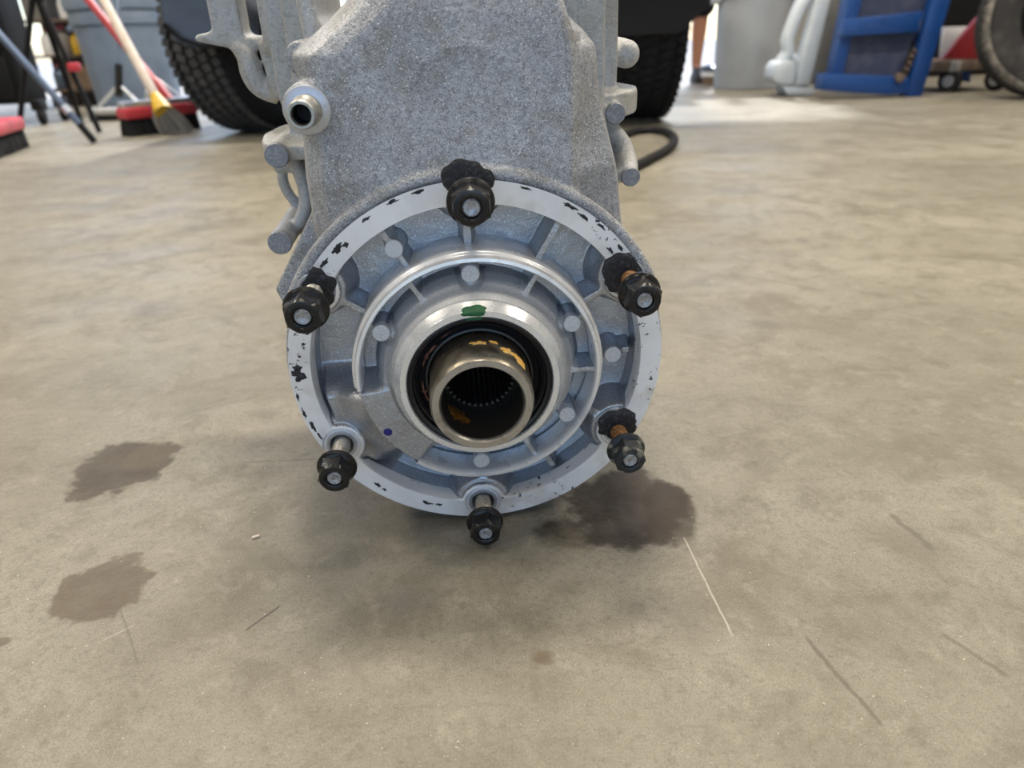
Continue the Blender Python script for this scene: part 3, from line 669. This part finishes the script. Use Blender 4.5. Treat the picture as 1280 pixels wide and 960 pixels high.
# black hose
hp = [fl(770, 172, .013), fl(800, 163, .013), fl(830, 164, .013), fl(843, 173, .013), fl(836, 185, .013), fl(815, 197, .013), fl(793, 208, .013), fl(760, 225, .013)]
hose = G().tube(smooth_path(hp, 8), .013, 12).build('rubber_hose', M['black_rub'], None, 60, hp[3]*1 - Vector((0, 0, .013)))
tag(hose, 'black rubber hose looped on the floor behind the gearbox', 'hose')

# ------------------------------------------------------------------ vehicle with two big tyres
def wheel(parent, name, c, axis, rad, wid, tyre_m, tread=True, rimr=.58, tread_m=None):
    axis = Vector(axis).normalized(); w = wid/2
    prof = [(rad*rimr, -w*.8), (rad*.66, -w*.98), (rad*.80, -w*1.04), (rad*.91, -w*.98), (rad*.965, -w*.86), (rad*.975, -w*.5), (rad*.978, 0), (rad*.975, w*.5), (rad*.965, w*.86), (rad*.91, w*.98), (rad*.80, w*1.04), (rad*.66, w*.98), (rad*rimr, w*.8)]
    t = G().lathe(prof, c, axis, None, 56, closed=True).build(name, tyre_m, parent, 50)
    if tread:
        g = G(); x = axis.orthogonal().normalized(); y = axis.cross(x); n = 62
        for k in range(n):
            for j in range(-2, 3):
                a = 2*PI*(k+(.5 if j % 2 else 0))/n; d = x*math.cos(a)+y*math.sin(a); tt = axis.cross(d)
                rm = Matrix((tt, axis, d)).transposed()
                hw = w*.34
                g.box(Vector(c)+d*(rad*.982)+axis*(j*w*.40), (rad*2*PI/n*.74, hw*(.86 if abs(j) < 2 else .7), rad*.026), rm @ Matrix.Rotation(.35*(1 if j >= 0 else -1), 3, 'Z'))
        tag(g.build('tread', tread_m or tyre_m, t, 0), kind='stuff')
    return t
trk = empty('vehicle', (-.25, 3.75, 0), 'dark pickup vehicle with two muddy tyres parked behind the gearbox', 'vehicle')
TR = .37
WL = (-1.03, 3.27, TR); WR = (.53, 3.2, TR); AL = (.94, -.34, .02)
tl = wheel(trk, 'tyre', WL, AL, TR, .25, M['black_rub'], True, .58, M['tyre_grey'])
tl['label'] = 'dusty grey tyre turned outward'
tr_ = wheel(trk, 'tyre', WR, (.995, .04, 0), TR, .30, M['black_rub'])
for wc_, ax_ in ((WL, AL), (WR, (.995, .04, 0))):
    G().lathe([(.0001, -.06), (.15, -.06), (.215, -.09), (.232, -.115), (.232, .115), (.215, .09), (.0001, .05)], wc_, ax_, None, 36).build('wheel_rim', M['car_dark'], trk, 40)
G().tube([(-1.0, 3.27, .37), (.5, 3.2, .37)], .04, 12).build('axle', M['car_dark'], trk)
G().lathe([(.0001, -.16), (.09, -.14), (.14, 0), (.09, .14), (.0001, .16)], (-.25, 3.24, .37), (1, 0, 0), None, 24).build('differential', M['car_dark'], trk)
G().box((-.25, 2.72, .80), (2.0, .16, .26), None, .04).build('bumper', M['car_blue'], trk)
G().box((-.25, 4.3, .78), (1.9, 2.9, .24), None, .05).build('underbody', M['car_dark'], trk)
mf = G()                                                                 # right mud flap and wheel-house liner
mf.prism([at(774, 45, 2.72), at(850, 41, 2.72), at(888, 6, 2.72), at(896, -60, 2.72), at(774, -60, 2.72)], (0, .25, 0))
mf.build('wheelhouse_liner', M['car_dark'], trk)
lf = G()                                                                 # left lower fender
lf.prism([at(196, -40, 2.78), at(205, 30, 2.78), at(222, 52, 2.78), at(246, 60, 2.78), at(275, 60, 2.78), at(300, 48, 2.78), at(310, -40, 2.78)], (0, .22, 0))
lf.build('front_fender', M['car_blue'], trk)
G().tube([at(205, 30, 2.76), at(226, 49, 2.76), at(250, 57, 2.76), at(282, 57, 2.76)], .008, 8).build('fender_lip', M['car_dark'], trk)

# ------------------------------------------------------------------ bins
def bin_round(name, c, rad, hgt, mt, label):
    r_ = empty(name, c, label, 'bin'); c = Vector(c)
    G().lathe([(.0001, .004), (rad*.90, .004), (rad*.905, .02), (rad, hgt-.06), (rad*.985, hgt-.06), (rad*.88, .03), (.0001, .03)], c, (0, 0, 1), None, 48).build('bin_body', mt, r_, 40)
    G().lathe([(rad*.99, hgt-.085), (rad*1.045, hgt-.085), (rad*1.05, hgt-.06), (rad*1.045, hgt-.012), (rad*1.02, hgt), (rad*.985, hgt-.004), (rad*.97, hgt-.06)], c, (0, 0, 1), None, 48).build('bin_rim', mt, r_, 40)
    for s in (-1, 1):
        G().box(c+Vector((s*rad*1.07, 0, hgt-.10)), (.05, .14, .035), None, .012).build('bin_handle', mt, r_)
    return r_
cc = fl(946, 112); bin_round('trash_bin', (cc.x, cc.y+.20, 0), .222, .585, M['can_grey'], 'round grey plastic trash bin behind the pale plastic stand')
cc = fl(148, 138); bl = bin_round('trash_bin', (cc.x+.02, cc.y+.28, 0), .275, .56, M['can_blue'], 'blue grey plastic trash bin behind the red push broom')
G().lathe([(.30, .555), (.305, .60), (.29, .68), (.24, .78), (.10, .83), (.0001, .83)], bl.location, (0, 0, 1), None, 40).build('bin_lid', M['can_blue'], bl, 40)

# ------------------------------------------------------------------ brooms and poles on the left
def pole(name, a, b, rad, mt, parent, tip=None):
    o = G().tube([a, b], rad, 12).build(name, mt, parent, 60); return o
# leaning blue pole
A = fl(118, 176, .012); Bt = at(0, 44, 2.98); d = (Bt-A).normalized(); End = A+d*1.45
pr = empty('mop_pole', (A.x, A.y, 0), 'slate blue metal pole slanting from the floor to the left edge', 'pole')
o_ = pole('pole_tube', A+d*.07, End, .013, M['pole_blue'], pr)
pole('pole_tip', A-Vector((0, 0, .004)), A+d*.075, .0135, M['black_p'], pr)
pole('pole_band', A+d*.125, A+d*.155, .016, M['silver'], pr)
# push broom with red block
def push_broom(name, a, b, label, hdir, mcap, handle=None):
    """a, b: ends of the block on the floor; bristles below, block above"""
    a, b = Vector(a), Vector(b); mid = (a+b)/2; u = (b-a); ln = u.length; u.normalize(); v = Vector((-u.y, u.x, 0))
    rt = empty(name, (mid.x, mid.y, 0), label, 'broom')
    rm = Matrix((u, v, Vector((0, 0, 1)))).transposed()
    g = G(); n = int(ln/.018)
    for k in range(n):
        for j in (-1.5, -.5, .5, 1.5):
            c0 = a+u*(ln*(k+.5)/n)+v*(j*.016); g.tube([c0+Vector((rnd.uniform(-.006, .006), rnd.uniform(-.006, .006), .001))+v*(j*.006), c0+Vector((0, 0, .07))], [.0085, .0065], 5)
    tag(g.build('bristles', M['bristle'], rt, 40), kind='stuff')
    blk = G().box(mid+Vector((0, 0, .090)), (ln, .085, .046), rm, .010).build('block', M['red_br'], rt)
    if mcap: G().box(mid+Vector((0, 0, .124))+u*0, (ln*.96, .06, .026), rm, .006).build('cap_plate', mcap, rt)
    return rt, mid, u
rt, mid, u = push_broom('push_broom', fl(158, 171, .0), fl(247, 160, .0), 'red push broom with black bristles in front of the blue grey bin', None, M['silver'])
s0 = mid+Vector((0, 0, .130))+u*.06; e0 = at(104, -8, 3.62); dd = (e0-s0).normalized()
pole('socket', s0-dd*.01, s0+dd*.10, .022, M['red_br'], rt); pole('handle', s0+dd*.06, s0+dd*1.35, .017, M['red_br'], rt)
for s in (-1, 1): G().tube([mid+Vector((0, 0, .10))+u*(.06+s*.11), s0+dd*.16], .006, 8).build('brace', M['silver'], rt)
rt2, mid2, u2 = push_broom('push_broom', fl(-75, 222, .0), fl(26, 184, .0), 'red push broom with dark bristles cut off at the left edge', None, None)
s2 = mid2+Vector((0, 0, .11)); pole('handle', s2, s2+Vector((-.55, .35, 1.0)), .0125, M['wood'], rt2)
# straw broom with yellow collar
bp = fl(222, 167, .0); cp = at(200, 131, bp.y-.02); tp = at(124, -10, bp.y+.25); dd = (tp-cp).normalized()
rt3 = empty('straw_broom', (bp.x, bp.y, 0), 'straw broom with yellow collar and pale wooden handle beside the tyre', 'broom')
ax = (cp-bp).normalized(); g = G(); sdv = Vector((1, 0, 0))
for k in range(60):
    t = rnd.uniform(-1, 1); s = rnd.uniform(-1, 1)
    top = cp+sdv*(t*.028)+Vector((0, s*.016, 0)); bot = bp+sdv*(t*.075+rnd.uniform(-.006, .006))+Vector((0, s*.02, .003+rnd.uniform(0, .008)))
    g.tube([top, (top+bot)/2+sdv*(t*.012), bot], [.007, .008, .006], 5)
tag(g.build('straw', M['straw'], rt3, 40), kind='stuff')
G().tube([cp-dd*.035, cp-dd*.005, cp+dd*.035, cp+dd*.06], [.040, .034, .024, .017], 14).build('collar', M['yellow_p'], rt3, 50)
pole('handle', cp+dd*.05, cp+dd*1.2, .020, M['wood'], rt3)
# floor squeegee
sp = fl(152, 141); rt4 = empty('floor_squeegee', (sp.x+.2, sp.y-.45, 0), 'floor squeegee with thin dark upright handle and grey head', 'squeegee')
sp = Vector((sp.x+.25, sp.y-.50, 0)); sy = sp.y
h0, h1 = at(112, 142, sy), at(196, 139, sy)
pole('blade_channel', Vector((h0.x, sy, .045)), Vector((h1.x, sy-.02, .045)), .022, M['silver'], rt4)
G().box(((h0.x+h1.x)/2, sy-.01, .017), (h1.x-h0.x, .012, .034)).build('rubber_blade', M['black_rub'], rt4)
hm = Vector(((h0.x+h1.x)/2-.01, sy-.01, .06)); up = (at(147, -8, sy+.2)-hm).normalized()
for s in (-1, 1): G().tube([hm+Vector((s*.13, 0, -.01)), hm+up*.12], .009, 8).build('brace', M['silver'], rt4)
pole('socket', hm+up*.06, hm+up*.22, .019, M['black_p'], rt4); pole('handle', hm+up*.2, hm+up*1.3, .0125, M['pole_blue'], rt4)

# ------------------------------------------------------------------ far left: black cart, tripod, clutter
cp = fl(36, 158); CY = cp.y+.05
ct = empty('tool_cart', (cp.x-.35, CY+.12, 0), 'black tool cart on casters at the far left', 'cart')
xr = at(12, 80, CY).x
G().box((xr-.42, CY+.14, .45), (.84, .2, .70), None, .015).build('cabinet', M['black_p'], ct)
for k in range(3): G().box((xr-.42, CY+.04, .22+k*.23), (.78, .03, .20), None, .008).build('drawer', M['black_p'], ct)
for (dx, dy) in ((.02, .10), (-.76, .10), (.02, .30), (-.76, .30)):
    c0 = Vector((xr+dx+.05, CY+dy-.08, .045))
    w_ = G().lathe([(.0001, -.018), (.035, -.018), (.045, -.012), (.045, .012), (.035, .018), (.0001, .018)], c0, (1, .4, 0), None, 20).build('caster', M['black_rub'], ct, 40)
    G().box(c0+Vector((0, 0, .05)), (.05, .07, .05), None, .006).build('fork', M['black_p'], w_)
# tripod work stand
tpos = at(58, 40, 3.42)
tr3 = empty('tripod_stand', (tpos.x, 3.42, 0), 'black folding tripod work stand with red clip at far left', 'stand')
top3 = Vector((tpos.x, 3.42, .58))
for q in (at(14, 140, 3.35), at(112, 118, 3.35), at(90, 110, 3.66)):
    G().tube([Vector((q.x, q.y, .008)), top3], .012, 8).build('leg', M['black_p'], tr3, 60)
G().lathe([(.0001, -.05), (.03, -.05), (.035, 0), (.03, .06), (.0001, .06)], top3, (0, 0, 1)).build('hub', M['black_p'], tr3)
q = at(93, 84, 3.36); G().box(q, (.05, .03, .035), None, .008).build('clip', M['red_br'], tr3)
# clutter behind: a shelf rack with jugs and boxes
rx0, rx1, ry = at(34, 60, 5.2).x, at(108, 60, 5.2).x, 5.35
rk = empty('shelf_rack', ((rx0+rx1)/2, ry, 0), 'narrow brown shelf rack between the black cart and the blue grey bin', 'rack')
for z in (.10, .31, .52, .74): G().box(((rx0+rx1)/2, ry, z), (rx1-rx0+.06, .30, .015)).build('shelf', M['rust_steel'], rk)
for sx in (rx0-.02, rx1+.02):
    for sy_ in (-.14, .14): G().box((sx, ry+sy_, .42), (.02, .02, .84)).build('post', M['rust_steel'], rk)
G().box(((rx0+rx1)/2, ry+.16, .42), (rx1-rx0+.06, .01, .84)).build('blocking_panel', M['rust_steel'], rk)  # added to block the bright doorway behind the rack
def jug(x, z, s, mt, label):
    b = Vector((x, ry-.05, z+.0075)); r_ = empty('jug', b, label, 'jug', None)
    G().lathe([(.0001, 0), (s*.42, 0), (s*.45, s*.1), (s*.45, s*.8), (s*.36, s*1.05), (s*.16, s*1.2), (s*.15, s*1.32), (.0001, s*1.32)], b, (0, 0, 1), None, 20).build('jug_body', mt, r_)
    G().lathe([(s*.18, s*1.26), (s*.18, s*1.45), (.0001, s*1.45)], b, (0, 0, 1), None, 16).build('cap', M['red_br'], r_)
w_ = rx1-rx0
jug(rx0+w_*.25, .31, .11, M['white_p'], 'white jug at left on the middle shelf of the rack'); jug(rx0+w_*.75, .31, .10, M['yellow_p'], 'yellow jug at right on the middle shelf of the rack')
jug(rx0+w_*.7, .52, .11, M['white_p'], 'white jug on the upper shelf of the rack'); jug(rx0+w_*.3, .10, .11, M['pole_blue'], 'slate blue jug on the lowest shelf of the rack')
def carton(x, z, sx, sz, mt, label):
    c = Vector((x, ry-.03, z+.0075)); o = G().box(c+Vector((0, 0, sz/2)), (sx, .16, sz), None, .004, 1).build('carton', mt, None, 30, c); tag(o, label, 'box')
carton(rx0+w_*.72, .10, w_*.42, .14, M['brown_b'], 'brown carton on the lowest shelf of the rack'); jug(rx0+w_*.5, .31, .12, M['straw'], 'grey brown jug in the middle of the middle shelf'); carton(rx0+w_*.25, .52, w_*.4, .13, M['plastic_tan'], 'grey carton on the upper shelf of the rack')

# ------------------------------------------------------------------ right side: person, post, bucket, stand, frame, jack, tyre
lp = at(872, 70, 5.45); PX, PY = lp.x, 5.45
pe = empty('person', (PX-.12, PY, 0), 'person in black shorts and dark shoes standing behind the right tyre', 'person')
def skinned(name, verts, edges, rad, mt, parent, sub=2):
    me = bpy.data.meshes.new(name); me.from_pydata([tuple(v) for v in verts], edges, []); o = bpy.data.objects.new(name, me); COL.objects.link(o)
    o.modifiers.new('s', 'SKIN'); sv = me.skin_vertices[0].data
    for i, r_ in enumerate(rad): sv[i].radius = (r_, r_) if not hasattr(r_, '__len__') else r_; sv[i].use_root = (i == 0)
    m2 = o.modifiers.new('u', 'SUBSURF'); m2.levels = sub; m2.render_levels = sub
    dg = bpy.context.evaluated_depsgraph_get(); dg.update()
    out = bpy.data.meshes.new_from_object(o.evaluated_get(dg)); bpy.data.objects.remove(o); out.materials.clear()
    return link(name, out, mt, parent, 180)
X0 = PX-.12
bv = [(X0, PY, .92)]; be = []; brd = [(.13, .10)]
def chain(start, pts):
    p = start
    for (x, y, z, r_) in pts:
        bv.append((x, y, z)); brd.append(r_); be.append((p, len(bv)-1)); p = len(bv)-1
    return p
for s in (-1, 1): chain(0, [(X0+s*.10, PY, .84, .09), (X0+s*.115, PY-.02, .66, .078), (X0+s*.12, PY-.02, .48, .056), (X0+s*.12, PY+.012, .35, .058), (X0+s*.12, PY+.02, .20, .043), (X0+s*.12, PY+.02, .09, .035), (X0+s*.125, PY-.03, .05, .036), (X0+s*.13, PY-.12, .035, .03)])
ch = chain(0, [(X0, PY, 1.10, (.13, .095)), (X0, PY, 1.30, (.155, .105)), (X0, PY, 1.44, (.10, .08)), (X0, PY, 1.52, .052), (X0, PY-.015, 1.60, (.078, .088)), (X0, PY-.015, 1.69, (.092, .105)), (X0, PY-.005, 1.77, (.07, .08))])
for s in (-1, 1):
    e = chain(3+16-0, []) if False else None
    base_i = 18
    w1 = chain(base_i, [(X0+s*.17, PY, 1.41, .055), (X0+s*.21, PY, 1.24, .043), (X0+s*.235, PY-.02, 1.10, .036), (X0+s*.245, PY-.05, .90, .027), (X0+s*.245, PY-.06, .84, .030)])
    for k in range(4): chain(w1, [(X0+s*.245, PY-.09+k*.02, .78, .009), (X0+s*.24, PY-.09+k*.02, .735+.006*abs(k-1), .008)])
    chain(w1, [(X0+s*.235, PY-.105, .81, .010), (X0+s*.23, PY-.115, .775, .009)])
skinned('body', bv, be, brd, M['skin'], pe)
sv_, se_, sr_ = [(X0, PY, .93)], [], [(.145, .115)]
for s in (-1, 1):
    i0 = len(sv_); sv_ += [(X0+s*.105, PY, .82), (X0+s*.118, PY-.015, .62), (X0+s*.122, PY-.02, .40)]; sr_ += [.105, .098, .092]; se_ += [(0, i0), (i0, i0+1), (i0+1, i0+2)]
skinned('shorts', sv_, se_, sr_, M['cloth_blk'], pe)
sv_, se_, sr_ = [(X0, PY, .80), (X0, PY, 1.08), (X0, PY, 1.30), (X0, PY, 1.46)], [(0, 1), (1, 2), (2, 3)], [(.165, .135), (.155, .118), (.17, .12), (.10, .085)]
for s in (-1, 1): i0 = len(sv_); sv_ += [(X0+s*.175, PY, 1.41), (X0+s*.21, PY, 1.25)]; sr_ += [.066, .06]; se_ += [(2, i0), (i0, i0+1)]
skinned('shirt', sv_, se_, sr_, M['cloth_gry'], pe)
for s in (-1, 1):
    c0 = Vector((X0+s*.126, PY-.04, .0)); g = G()
    g.loft([[c0+Vector((math.cos(t)*.047*w1_, math.sin(t)*.135*l1, z)) for t in np.linspace(0, 2*PI, 20, endpoint=False)] for z, w1_, l1 in ((.0, 1, 1), (.025, 1.05, 1.03), (.05, .98, .95), (.075, .85, .7), (.10, .8, .45))])
    g.build('shoe', M['shoe'], pe, 50)
G().lathe([(.0001, .10), (.06, .09), (.092, .04), (.096, 0), (.085, -.02)], (X0, PY+.005, 1.715), (0, 0, 1), None, 24).build('hair', M['hair'], pe, 60)
for s in (-1, 1): G().lathe([(.0001, -.008), (.006, -.006), (.008, 0), (.006, .006), (.0001, .008)], (X0+s*.030, PY-.092, 1.685), (0, 1, 0), None, 12).build('eye', M['hair'], pe)
# white post
q = at(901, 40, 5.75)
tag(G().tube([(q.x, 5.75, 0), (q.x, 5.75, 2.2)], .032, 16).lathe([(.0001, .012), (.07, .012), (.07, 0), (.0001, 0)], (q.x, 5.75, 0), (0, 0, 1)).build('bollard_post', M['white_p'], None, 50, (q.x, 5.75, 0)), 'white steel post left of the round grey trash bin', 'post')
# paint pail
q = fl(893, 112); pc = Vector((at(893, 100, 5.14).x, 5.14, 0)); pl = empty('pail', pc, 'low white and tan pail with blue lid beside the round grey bin', 'pail')
G().lathe([(.0001, .005), (.075, .005), (.085, .055), (.0001, .055)], pc, (0, 0, 1), None, 28).build('pail_base', M['brown_b'], pl)
G().lathe([(.085, .05), (.092, .055), (.094, .09), (.0001, .09)], pc, (0, 0, 1), None, 28).build('pail_body', M['white_p'], pl)
G().lathe([(.095, .085), (.096, .11), (.06, .125), (.0001, .128)], pc, (0, 0, 1), None, 28).build('lid', M['pole_blue'], pl)
# pale grey plastic stand: leaning slab, rounded base, carrying handle, foot
YS = 4.03
st = empty('plastic_stand', fl(1000, 120), 'pale grey moulded plastic floor stand with carrying handle beside blue steel frame', 'stand')
st.location.z = 0
def slab(name, pix, Y, thick, mt, parent, bev=.012):
    P = [at(a, b, Y) for a, b in pix]
    bm = bmesh.new(); vs = [bm.verts.new(p) for p in P]; f = bm.faces.new(vs)
    r_ = bmesh.ops.extrude_face_region(bm, geom=[f]); nv = [v for v in r_['geom'] if isinstance(v, bmesh.types.BMVert)]
    bmesh.ops.translate(bm, vec=(0, thick, 0), verts=nv); bmesh.ops.recalc_face_normals(bm, faces=bm.faces)
    if bev: bmesh.ops.bevel(bm, geom=bm.edges[:], offset=bev, segments=2, affect='EDGES', profile=.5)
    me = bpy.data.meshes.new(name); bm.to_mesh(me); bm.free(); return link(name, me, mt, parent, 35)
slab('front_shell', [(994, 107), (1020, 12), (1030, -30), (1046, -30), (1037, 8), (1013, 107)], YS, .10, M['plastic_lt'], st, .012)
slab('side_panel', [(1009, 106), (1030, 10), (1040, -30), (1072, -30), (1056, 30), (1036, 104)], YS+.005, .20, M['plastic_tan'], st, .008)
slab('base_block', [(966, 100), (968, 84), (975, 76), (996, 76), (994, 107), (972, 105)], YS, .16, M['plastic_lt'], st, .015)
slab('foot', [(979, 108), (1020, 109), (1017, 119.5), (984, 119)], YS+.01, .16, M['plastic_lt'], st, .006)
hpts = [at(976, 78, YS+.08), at(984, 66, YS+.08), at(984, 50, YS+.08), at(990, 32, YS+.08), at(1000, 8, YS+.08), at(1012, -6, YS+.08), at(1030, -10, YS+.08)]
G().tube(smooth_path(hpts), .034, 12).build('carry_handle', M['plastic_lt'], st, 60)
G().tube([at(986, 63, YS+.08), at(998, 78, YS+.06)], .016, 10).build('handle_stay', M['plastic_lt'], st, 60)
slab('back_shell', [(1046, 36), (1056, 0), (1064, -40), (1078, -40), (1066, 6), (1054, 38)], YS-.02, .04, M['plastic_lt'], st, .006)
# blue steel frame, leaning
YB = 3.78
bf = empty('steel_frame', (at(1090, 121, YB).x, YB, 0), 'blue painted steel frame with recessed panels leaning beside red floor jack', 'frame')
slab('side_rail', [(1133, 121), (1152, 122), (1192, -10), (1206, -60), (1186, -60), (1160, 20)], YB, .09, M['blue_steel'], bf, .006)
slab('side_rail', [(1036, 112), (1050, 114), (1064, 50), (1080, -5), (1096, -60), (1076, -60), (1060, 0)], YB+.04, .09, M['blue_steel'], bf, .006)
slab('bottom_bar', [(1026, 113), (1030, 92), (1136, 96), (1140, 117), (1110, 119)], YB, .10, M['blue_steel'], bf, .006)
slab('cross_bar', [(1052, 46), (1058, 24), (1155, 14), (1148, 40)], YB+.01, .08, M['blue_steel'], bf, .006)
slab('panel', [(1044, 95), (1058, 44), (1146, 40), (1134, 97)], YB+.06, .03, M['blue_dark'], bf, 0)
slab('panel', [(1062, 25), (1080, -60), (1175, -60), (1154, 16)], YB+.06, .03, M['blue_dark'], bf, 0)
sl_ = slab('slot', [(1127, 94), (1143, 50), (1147, 54), (1134, 97)], YB+.045, .02, M['dark_in'], bf, 0)
for k in range(5):
    c0 = at(1129+k*3.2, 97-k*8, YB+.02)
    G().lathe([(.010, -.005), (.016, -.005), (.016, .005), (.010, .005)], c0, (.3 if k % 2 else 1, .6, .5), None, 14, closed=True).build('chain_link', M['rust_steel'], sl_)
G().lathe([(.0001, -.02), (.022, -.02), (.022, .015), (.0001, .02)], at(1124, 97, YB-.005), (0, -1, 0), None, 16).build('pivot_bolt', M['rust_steel'], bf)
# red floor jack
YJ = 3.95
jk = empty('floor_jack', (at(1200, 112, YJ).x, YJ+.15, 0), 'red floor jack with white side plate between blue frame and loose tyre', 'jack')
slab('arm_plate', [(1178, 74), (1226, 18), (1262, -30), (1275, -10), (1250, 74)], YJ, .03, M['red'], jk, .004)
slab('arm_plate', [(1178, 74), (1226, 18), (1262, -30), (1275, -10), (1250, 74)], YJ+.28, .03, M['red'], jk, .004)
slab('side_plate', [(1176, 72), (1180, 34), (1212, 33), (1184, 70)], YJ+.10, .02, M['white_p'], jk, .003)
slab('chassis_bar', [(1164, 90), (1170, 77), (1262, 73), (1262, 86)], YJ-.02, .36, M['rust_steel'], jk, .004)
for (px_, py_, Yc) in ((1187, 103, YJ), (1245, 103, YJ), (1187, 100, YJ+.30)):
    q = at(px_, py_, Yc); c0 = Vector((q.x, Yc, .055))
    w_ = G().lathe([(.0001, -.022), (.03, -.022), (.032, -.016), (.05, -.018), (.055, -.012), (.055, .012), (.05, .018), (.0001, .022)], c0, (1, .75, 0), None, 24).build('caster', M['black_rub'], jk, 40)
    G().lathe([(.0001, -.026), (.028, -.026), (.03, .026), (.0001, .026)], c0, (1, .75, 0), None, 18).build('caster_hub', M['silver'], w_)
    G().box(c0+Vector((0, 0, .07)), (.05, .05, .05), None, .004).build('caster_fork', M['silver'], w_)
slab('release_lever', [(1203, 102), (1204, 87), (1215, 86), (1213, 103)], YJ+.05, .02, M['blue_steel'], jk, .003)
# loose tyre at the right edge
q = fl(1275, 128); lt = empty('loose_tyre', (q.x+.22, q.y+.15, 0), 'worn loose black tyre with pale brown bead standing at the right edge', 'tyre')
LC = Vector((q.x+.22, q.y+.15, .345)); lax = Vector((-.42, -.90, .10)).normalized()
t_ = wheel(lt, 'tyre_body', LC, lax, .345, .22, M['tyre_brown'], True, .56)
G().lathe([(.345*.90, .118), (.345*.935, .117), (.345*.975, .098), (.345*.985, .06)], LC, lax, None, 56).build('worn_shoulder', M['tyre_bead'], t_, 60)
# dark cabinet by the back wall on the right
q = at(1215, 40, 5.2)
cb = empty('cabinet', (q.x+.35, 5.45, 0), 'black storage cabinet by the back wall behind the red floor jack', 'cabinet')
G().box((q.x+.2, 5.45, .9), (1.9, .5, 1.8), None, .01).build('carcass', M['black_p'], cb)
for k in (-1, 1):
    dr = G().box((q.x+.2+k*.47, 5.19, .9), (.90, .03, 1.7), None, .006).build('cabinet_door', M['black_p'], cb)
    G().tube([(q.x+.2+k*.06, 5.15, .85), (q.x+.2+k*.06, 5.15, 1.05)], .008, 8).build('door_handle', M['silver'], dr)
